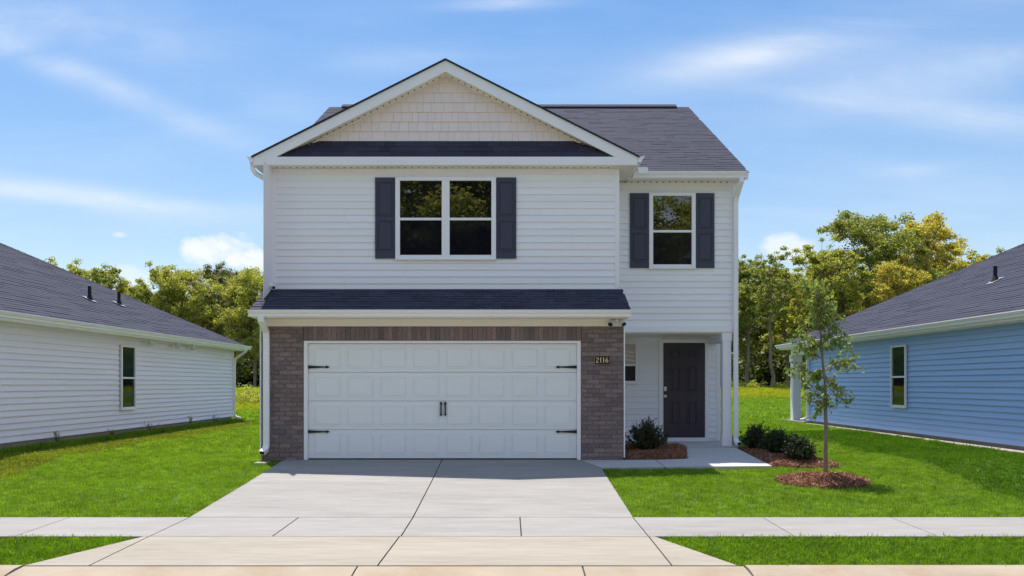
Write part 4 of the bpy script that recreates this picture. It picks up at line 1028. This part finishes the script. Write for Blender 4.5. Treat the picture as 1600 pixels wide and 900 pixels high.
# ------------------------------------------------------------------ mulch beds
def mulch_bed(poly, zfn, label, n_chip, seed):
    """mound with shredded bark on it"""
    rr = np.random.default_rng(seed); poly = np.array(poly); x0, y0 = poly.min(0); x1, y1 = poly.max(0)
    def inside(px_, py_):
        r = np.zeros(px_.shape, bool); n = len(poly)
        for i in range(n):
            xa, ya = poly[i]; xb, yb = poly[(i + 1) % n]
            c_ = ((ya > py_) != (yb > py_)) & (px_ < (xb - xa) * (py_ - ya) / (yb - ya + 1e-12) + xa); r ^= c_
        return r
    def edge(px_, py_):
        d = np.full(px_.shape, 9.); n = len(poly)
        for i in range(n):
            a = poly[i]; b = poly[(i + 1) % n]; ab = b - a; t = np.clip(((px_ - a[0]) * ab[0] + (py_ - a[1]) * ab[1]) / (ab @ ab), 0, 1)
            d = np.minimum(d, np.hypot(px_ - a[0] - t * ab[0], py_ - a[1] - t * ab[1]))
        return d
    nx = int((x1 - x0) / .04) + 2; ny = int((y1 - y0) / .04) + 2
    Xg, Yg = np.meshgrid(np.linspace(x0, x1, nx), np.linspace(y0, y1, ny)); E = edge(Xg, Yg); In = inside(Xg, Yg)
    Zg = np.where(In, zfn(Xg, Yg, E), zfn(Xg, Yg, E * 0) - .05) + rr.normal(size=Xg.shape) * .005
    v = np.stack([Xg.ravel(), Yg.ravel(), Zg.ravel()], 1); J_, I_ = np.meshgrid(np.arange(ny - 1), np.arange(nx - 1), indexing='ij'); b = (J_ * nx + I_).ravel(); keep = In[:-1, :-1].ravel() | In[1:, 1:].ravel()
    f = np.stack([b, b + 1, b + nx + 1, b + nx], 1)[keep]
    cx = rr.uniform(x0, x1, n_chip * 3); cy = rr.uniform(y0, y1, n_chip * 3); k = inside(cx, cy); cx, cy = cx[k][:n_chip], cy[k][:n_chip]; ce = edge(cx, cy); cz = zfn(cx, cy, ce) + rr.uniform(-.002, .014, len(cx))
    c_ = np.stack([cx, cy, cz], 1); n = len(c_); a = rr.normal(size=(n, 3)) * (1, 1, .45); a /= np.linalg.norm(a, axis=1)[:, None]; d = rr.normal(size=(n, 3)) * .6 + (0, 0, 1); bb = np.cross(d, a); bb /= np.linalg.norm(bb, axis=1)[:, None]
    L = rr.uniform(.015, .05, n)[:, None]; W = rr.uniform(.002, .006, n)[:, None]
    cv = np.stack([c_ - a * L - bb * W, c_ + a * L - bb * W * .5, c_ + a * L + bb * W * .5, c_ - a * L + bb * W], 1).reshape(-1, 3); cf = np.arange(4 * n).reshape(-1, 4) + len(v)
    me = np_mesh('mulch_bed', np.concatenate([v, cv]), np.concatenate([f, cf]), M['mulch']); me.materials.append(M['chip'])
    mi = np.zeros(len(me.polygons), np.int32); mi[len(f):] = 1; me.polygons.foreach_set('material_index', mi)
    o = inst('mulch_bed', me, (0, 0, 0)); return meta(o, label, 'mulch bed', kind='stuff')
mulch_bed([(2.075, 15.38), (3.165, 15.37), (3.49, 17.055), (2.075, 17.055)], lambda x, y, e: .015 + np.clip((y - 15.4) * .05, 0, .1) + .085 * np.clip(e / .16, 0, 1) ** .6, 'reddish bark mulch bed between the garage corner and the front path', 9000, 1)
mulch_bed([(4.475, 14.80), (4.9, 14.72), (5.35, 14.66), (5.68, 14.78), (5.66, 15.0), (5.5, 15.5), (5.5, 16.6), (5.4, 17.5), (4.9, 17.85), (4.53, 17.8), (4.475, 17.0)], lambda x, y, e: gz(x, y) - .01 + .065 * np.clip(e / .2, 0, 1) ** .6, 'bark mulch bed curving beside the front path under three shrubs', 12000, 2)
tc_ = (X(1287, 13.4), 13.42)
circ = [(tc_[0] + .70 * math.cos(a) * (1 + .05 * math.sin(3 * a)), tc_[1] + .56 * math.sin(a) * (1 + .06 * math.sin(2 * a + 1))) for a in np.linspace(0, 2 * math.pi, 26)[:-1]]
mulch_bed(circ, lambda x, y, e: gz(x, y) - .01 + .105 * np.clip(e / .42, 0, 1) ** .8, 'round mound of shredded bark mulch around the young tree', 12000, 3)
box('valve_cover', M['found'], None, -4.42, -4.20, 15.0, 15.2, -.08, -.012, bevel=.01, label='small flat pale cover set in the grass below the left garage downspout', cat='utility cover')

# ------------------------------------------------------------------ grass
def tuft_mesh(name, nb, rad, h, w, seed, m):
    rr = np.random.default_rng(seed); V = []; Fc = []
    for i in range(nb):
        a = rr.uniform(0, 6.28); r = rad * math.sqrt(rr.random()); b = np.array((r * math.cos(a), r * math.sin(a), -.01)); t = rr.uniform(0, 6.28); side = np.array((math.cos(t), math.sin(t), 0)) * w / 2 * rr.uniform(.7, 1.2)
        hh = h * rr.uniform(.55, 1.15); ld = rr.uniform(0, 6.28); lean = np.array((math.cos(ld), math.sin(ld), 0)) * hh * rr.uniform(.1, .75)
        k = len(V); V += [b - side, b + side, b + lean * .4 + side * .8 + np.array((0, 0, hh * .6)), b + lean * .4 - side * .8 + np.array((0, 0, hh * .6)), b + lean + np.array((0, 0, hh))]
        Fc += [(k, k + 1, k + 2, k + 3), (k + 3, k + 2, k + 4)]
    me = bpy.data.meshes.new(name); me.from_pydata([tuple(map(float, q)) for q in V], [], Fc); me.materials.append(m); me.update(); return me
def pts_in(poly, dens, seed):
    rr = np.random.default_rng(seed); poly = np.array(poly, float); x0, y0 = poly.min(0); x1, y1 = poly.max(0); n = int((x1 - x0) * (y1 - y0) * dens)
    x = rr.uniform(x0, x1, n); y = rr.uniform(y0, y1, n); r = np.zeros(n, bool)
    for i in range(len(poly)):
        xa, ya = poly[i]; xb, yb = poly[(i + 1) % len(poly)]
        c_ = ((ya > y) != (yb > y)) & (x < (xb - xa) * (y - ya) / (yb - ya + 1e-12) + xa); r ^= c_
    return np.stack([x[r], y[r]], 1)
def in_rect(p, x0, x1, y0, y1): return (p[:, 0] > x0) & (p[:, 0] < x1) & (p[:, 1] > y0) & (p[:, 1] < y1)
def grass(label, pts, tuft, smin=.6, smax=1.3, cat='grass', zoff=-.012):
    z = gz(pts[:, 0], pts[:, 1]) - .03 + zoff * 0; v = np.column_stack([pts, z])
    me = bpy.data.meshes.new('grass'); me.vertices.add(len(v)); me.vertices.foreach_set('co', v.astype(np.float32).ravel()); me.update()
    o = inst('grass', me, (0, 0, 0)); meta(o, label, cat, kind='stuff')
    src = bpy.data.objects.new('grass_tuft', tuft)
    ng = bpy.data.node_groups.new('scatter_grass', 'GeometryNodeTree'); ng.interface.new_socket('Geometry', in_out='INPUT', socket_type='NodeSocketGeometry'); ng.interface.new_socket('Geometry', in_out='OUTPUT', socket_type='NodeSocketGeometry')
    N = ng.nodes; L = ng.links; gi = N.new('NodeGroupInput'); go = N.new('NodeGroupOutput'); ip = N.new('GeometryNodeInstanceOnPoints'); oi = N.new('GeometryNodeObjectInfo'); oi.inputs['Object'].default_value = src; oi.inputs['As Instance'].default_value = True
    rv = N.new('FunctionNodeRandomValue'); rv.data_type = 'FLOAT_VECTOR'; rv.inputs[0].default_value = (-.22, -.22, 0); rv.inputs[1].default_value = (.22, .22, 6.283)
    rs = N.new('FunctionNodeRandomValue'); rs.data_type = 'FLOAT'; rs.inputs[2].default_value = smin; rs.inputs[3].default_value = smax; rs.inputs['Seed'].default_value = 4
    L.new(gi.outputs[0], ip.inputs['Points']); L.new(oi.outputs['Geometry'], ip.inputs['Instance']); L.new(rv.outputs[0], ip.inputs['Rotation']); L.new(rs.outputs[1], ip.inputs['Scale']); L.new(ip.outputs[0], go.inputs[0])
    md = o.modifiers.new('scatter', 'NODES'); md.node_group = ng; return o
T_near = tuft_mesh('tuft', 14, .045, .046, .0055, 1, M['grass']); T_lush = tuft_mesh('tuft', 14, .045, .058, .006, 2, M['grass_dark'])
T_deep = tuft_mesh('tuft', 14, .045, .046, .0055, 11, M['grass_deep']); T_mdeep = tuft_mesh('tuft', 22, .09, .055, .010, 12, M['grass_deep'])
T_mid = tuft_mesh('tuft', 22, .09, .055, .010, 3, M['grass']); T_dry = tuft_mesh('tuft', 18, .08, .050, .009, 4, M['grass_dry']); T_far = tuft_mesh('tuft', 22, .28, .09, .03, 5, M['grass'])
T_field = tuft_mesh('tuft', 20, .34, .16, .035, 6, M['grass_field']); T_tall = tuft_mesh('tuft', 12, .06, .10, .010, 7, M['grass_dark'])
# verge between kerb and sidewalk
ve = lambda y: .6 * (9.62 - y) / 1.37
grass('bright green grass verge left of the driveway, between sidewalk and kerb', pts_in([(-8, 8.27), (-4.66, 8.27), (-4.10, 9.56), (-4.3, 9.645), (-8, 9.645)], 620, 1), T_lush)
grass('bright green grass verge right of the driveway, between sidewalk and kerb', pts_in([(2.22, 8.27), (9, 8.27), (9, 9.645), (1.9, 9.645), (1.66, 9.56)], 620, 2), T_lush)
# front lawns
lp = pts_in([(-12, 10.845), (dl + .012, 10.845), (dl - .01, 15.36), (-4.45, 15.40), (-4.46, 17), (-9.6, 17), (-9.6, 14), (-12, 14)], 520, 3)
# a ragged seam parallel to the grey house where the sod meets older, drier grass
def seam(y): return -8.0 + .10 * np.sin(y * 1.9) + .06 * np.sin(y * 5.1)
lp = lp[~in_rect(lp, -4.44, -4.2, 14.98, 15.22)]
k = lp[:, 0] > seam(lp[:, 1]); 
grass('short bright green lawn left of the driveway', lp[k], T_near)
dry = lp[~k]
rp = pts_in([(dr - .005, 10.845), (13, 10.845), (13, 14), (9.62, 14), (9.62, 17), (5.6, 17), (5.5, 16.6), (5.5, 15.5), (5.66, 15.0), (5.68, 14.77), (5.35, 14.65), (4.9, 14.70), (4.46, 14.76), (dr + .02, 14.58)], 520, 4)
dd = ((rp[:, 0] - tc_[0]) / .69) ** 2 + ((rp[:, 1] - tc_[1]) / .55) ** 2; rp = rp[dd > 1]
def seam2(y): return 7.15 + .10 * np.sin(y * 1.3 + 1) + .05 * np.sin(y * 4.3)
k = rp[:, 0] < seam2(rp[:, 1]) + rng.normal(size=len(rp)) * .05
grass('short bright green lawn right of the driveway, around the mulch circle', rp[k], T_near)
grass('deeper green lawn in front of the blue house, right of the sod seam', rp[~k], T_deep)
ml = pts_in([(-9.85, 17), (-4.46, 17), (-4.46, 33), (-9.85, 33)], 190, 5); k = ml[:, 0] > seam(ml[:, 1])
grass('green side lawn between the white house and the grey house', ml[k], T_mid)
dry2 = ml[~k]; d2 = np.concatenate([dry[rng.random(len(dry)) < .6], dry2])
k = d2[:, 0] < -9.2 + .15 * np.sin(d2[:, 1] * 2.3)
grass('dry yellowish grass strip along the grey house', d2[~k], T_dry)
grass('taller dark grass against the foundation of the grey house', pts_in([(-9.87, 13), (-9.35, 13), (-9.45, 31), (-9.87, 31)], 240, 8), T_tall)
mr2 = pts_in([(4.56, 17), (9.62, 17), (9.66, 33), (4.56, 33)], 190, 6); k = ~((mr2[:, 0] < 5.45) & (mr2[:, 1] < 17.7))
mr2 = mr2[k]; k = (mr2[:, 0] < seam2(mr2[:, 1]) + rng.normal(size=len(mr2)) * .08) | (mr2[:, 1] > 24)
grass('green side lawn between the white house and the blue house', mr2[k], T_mid)
grass('deeper green lawn strip along the blue house', mr2[~k], T_mdeep)
fr_ = pts_in([(-24, 31.2), (-4, 31.2), (-4, 62), (-40, 62)], 22, 7); k = ~(fr_[:, 1] < 31.4)
grass('open back lawn beyond the gap on the left', fr_[k], T_far)
grass('open back lawn beyond the gap on the right', pts_in([(4, 33), (24, 33), (38, 62), (4, 62)], 22, 9), T_far)
grass('yellow field grass in front of the woods on the right', pts_in([(10, 60), (40, 60), (52, 84), (14, 84)], 9, 10), T_field)
grass('yellow field grass in front of the woods on the left', pts_in([(-10, 44), (-30, 44), (-52, 86), (-14, 86)], 9, 11), T_field)
box('footing_soil', M['found'], nr, 9.58, 9.99, 12.6, 28.6, -.1, .066)
# a few weeds standing against the grey house
def weed(D, h, label, seed):
    x = -9.7; rr = np.random.default_rng(seed); g = float(gz(x, D)) - .02; o = empty('weed', (x, D, g), label=label, cat='weed', group='weeds against the grey house'); segs = []; tips = []
    for k in range(5):
        e = np.array((rr.normal() * .07, rr.normal() * .07, h * rr.uniform(.6, 1))); segs.append((np.zeros(3), e, .004, .002))
        for t in np.linspace(.3, 1, 7): tips.append(e * t)
    V, Fc = tubes(segs, 4); inst('stem', np_mesh('stem', V, Fc, M['stem']), (x, D, g), o)
    tips = np.array(tips); c_ = tips[rr.integers(0, len(tips), 90)] + rr.normal(size=(90, 3)) * .02; v, f = leaves_np(c_, np.array((0, 0, .5)), .035, rr); inst('foliage', np_mesh('foliage', v, f, M['leaf_brown']), (x, D, g), o)
for D, h, s, lb in ((18.6, .32, 1, 'tallest brownish weed against the near part of the grey house foundation'), (21.2, .2, 2, 'small weed at the grey house foundation just before the side window'), (23.4, .26, 3, 'weed at the grey house foundation just past the side window'), (26.4, .3, 4, 'thin weed at the grey house wall midway to its far corner'), (28.6, .3, 5, 'weed at the grey house wall nearest its far corner')): weed(D, h, lb, s)
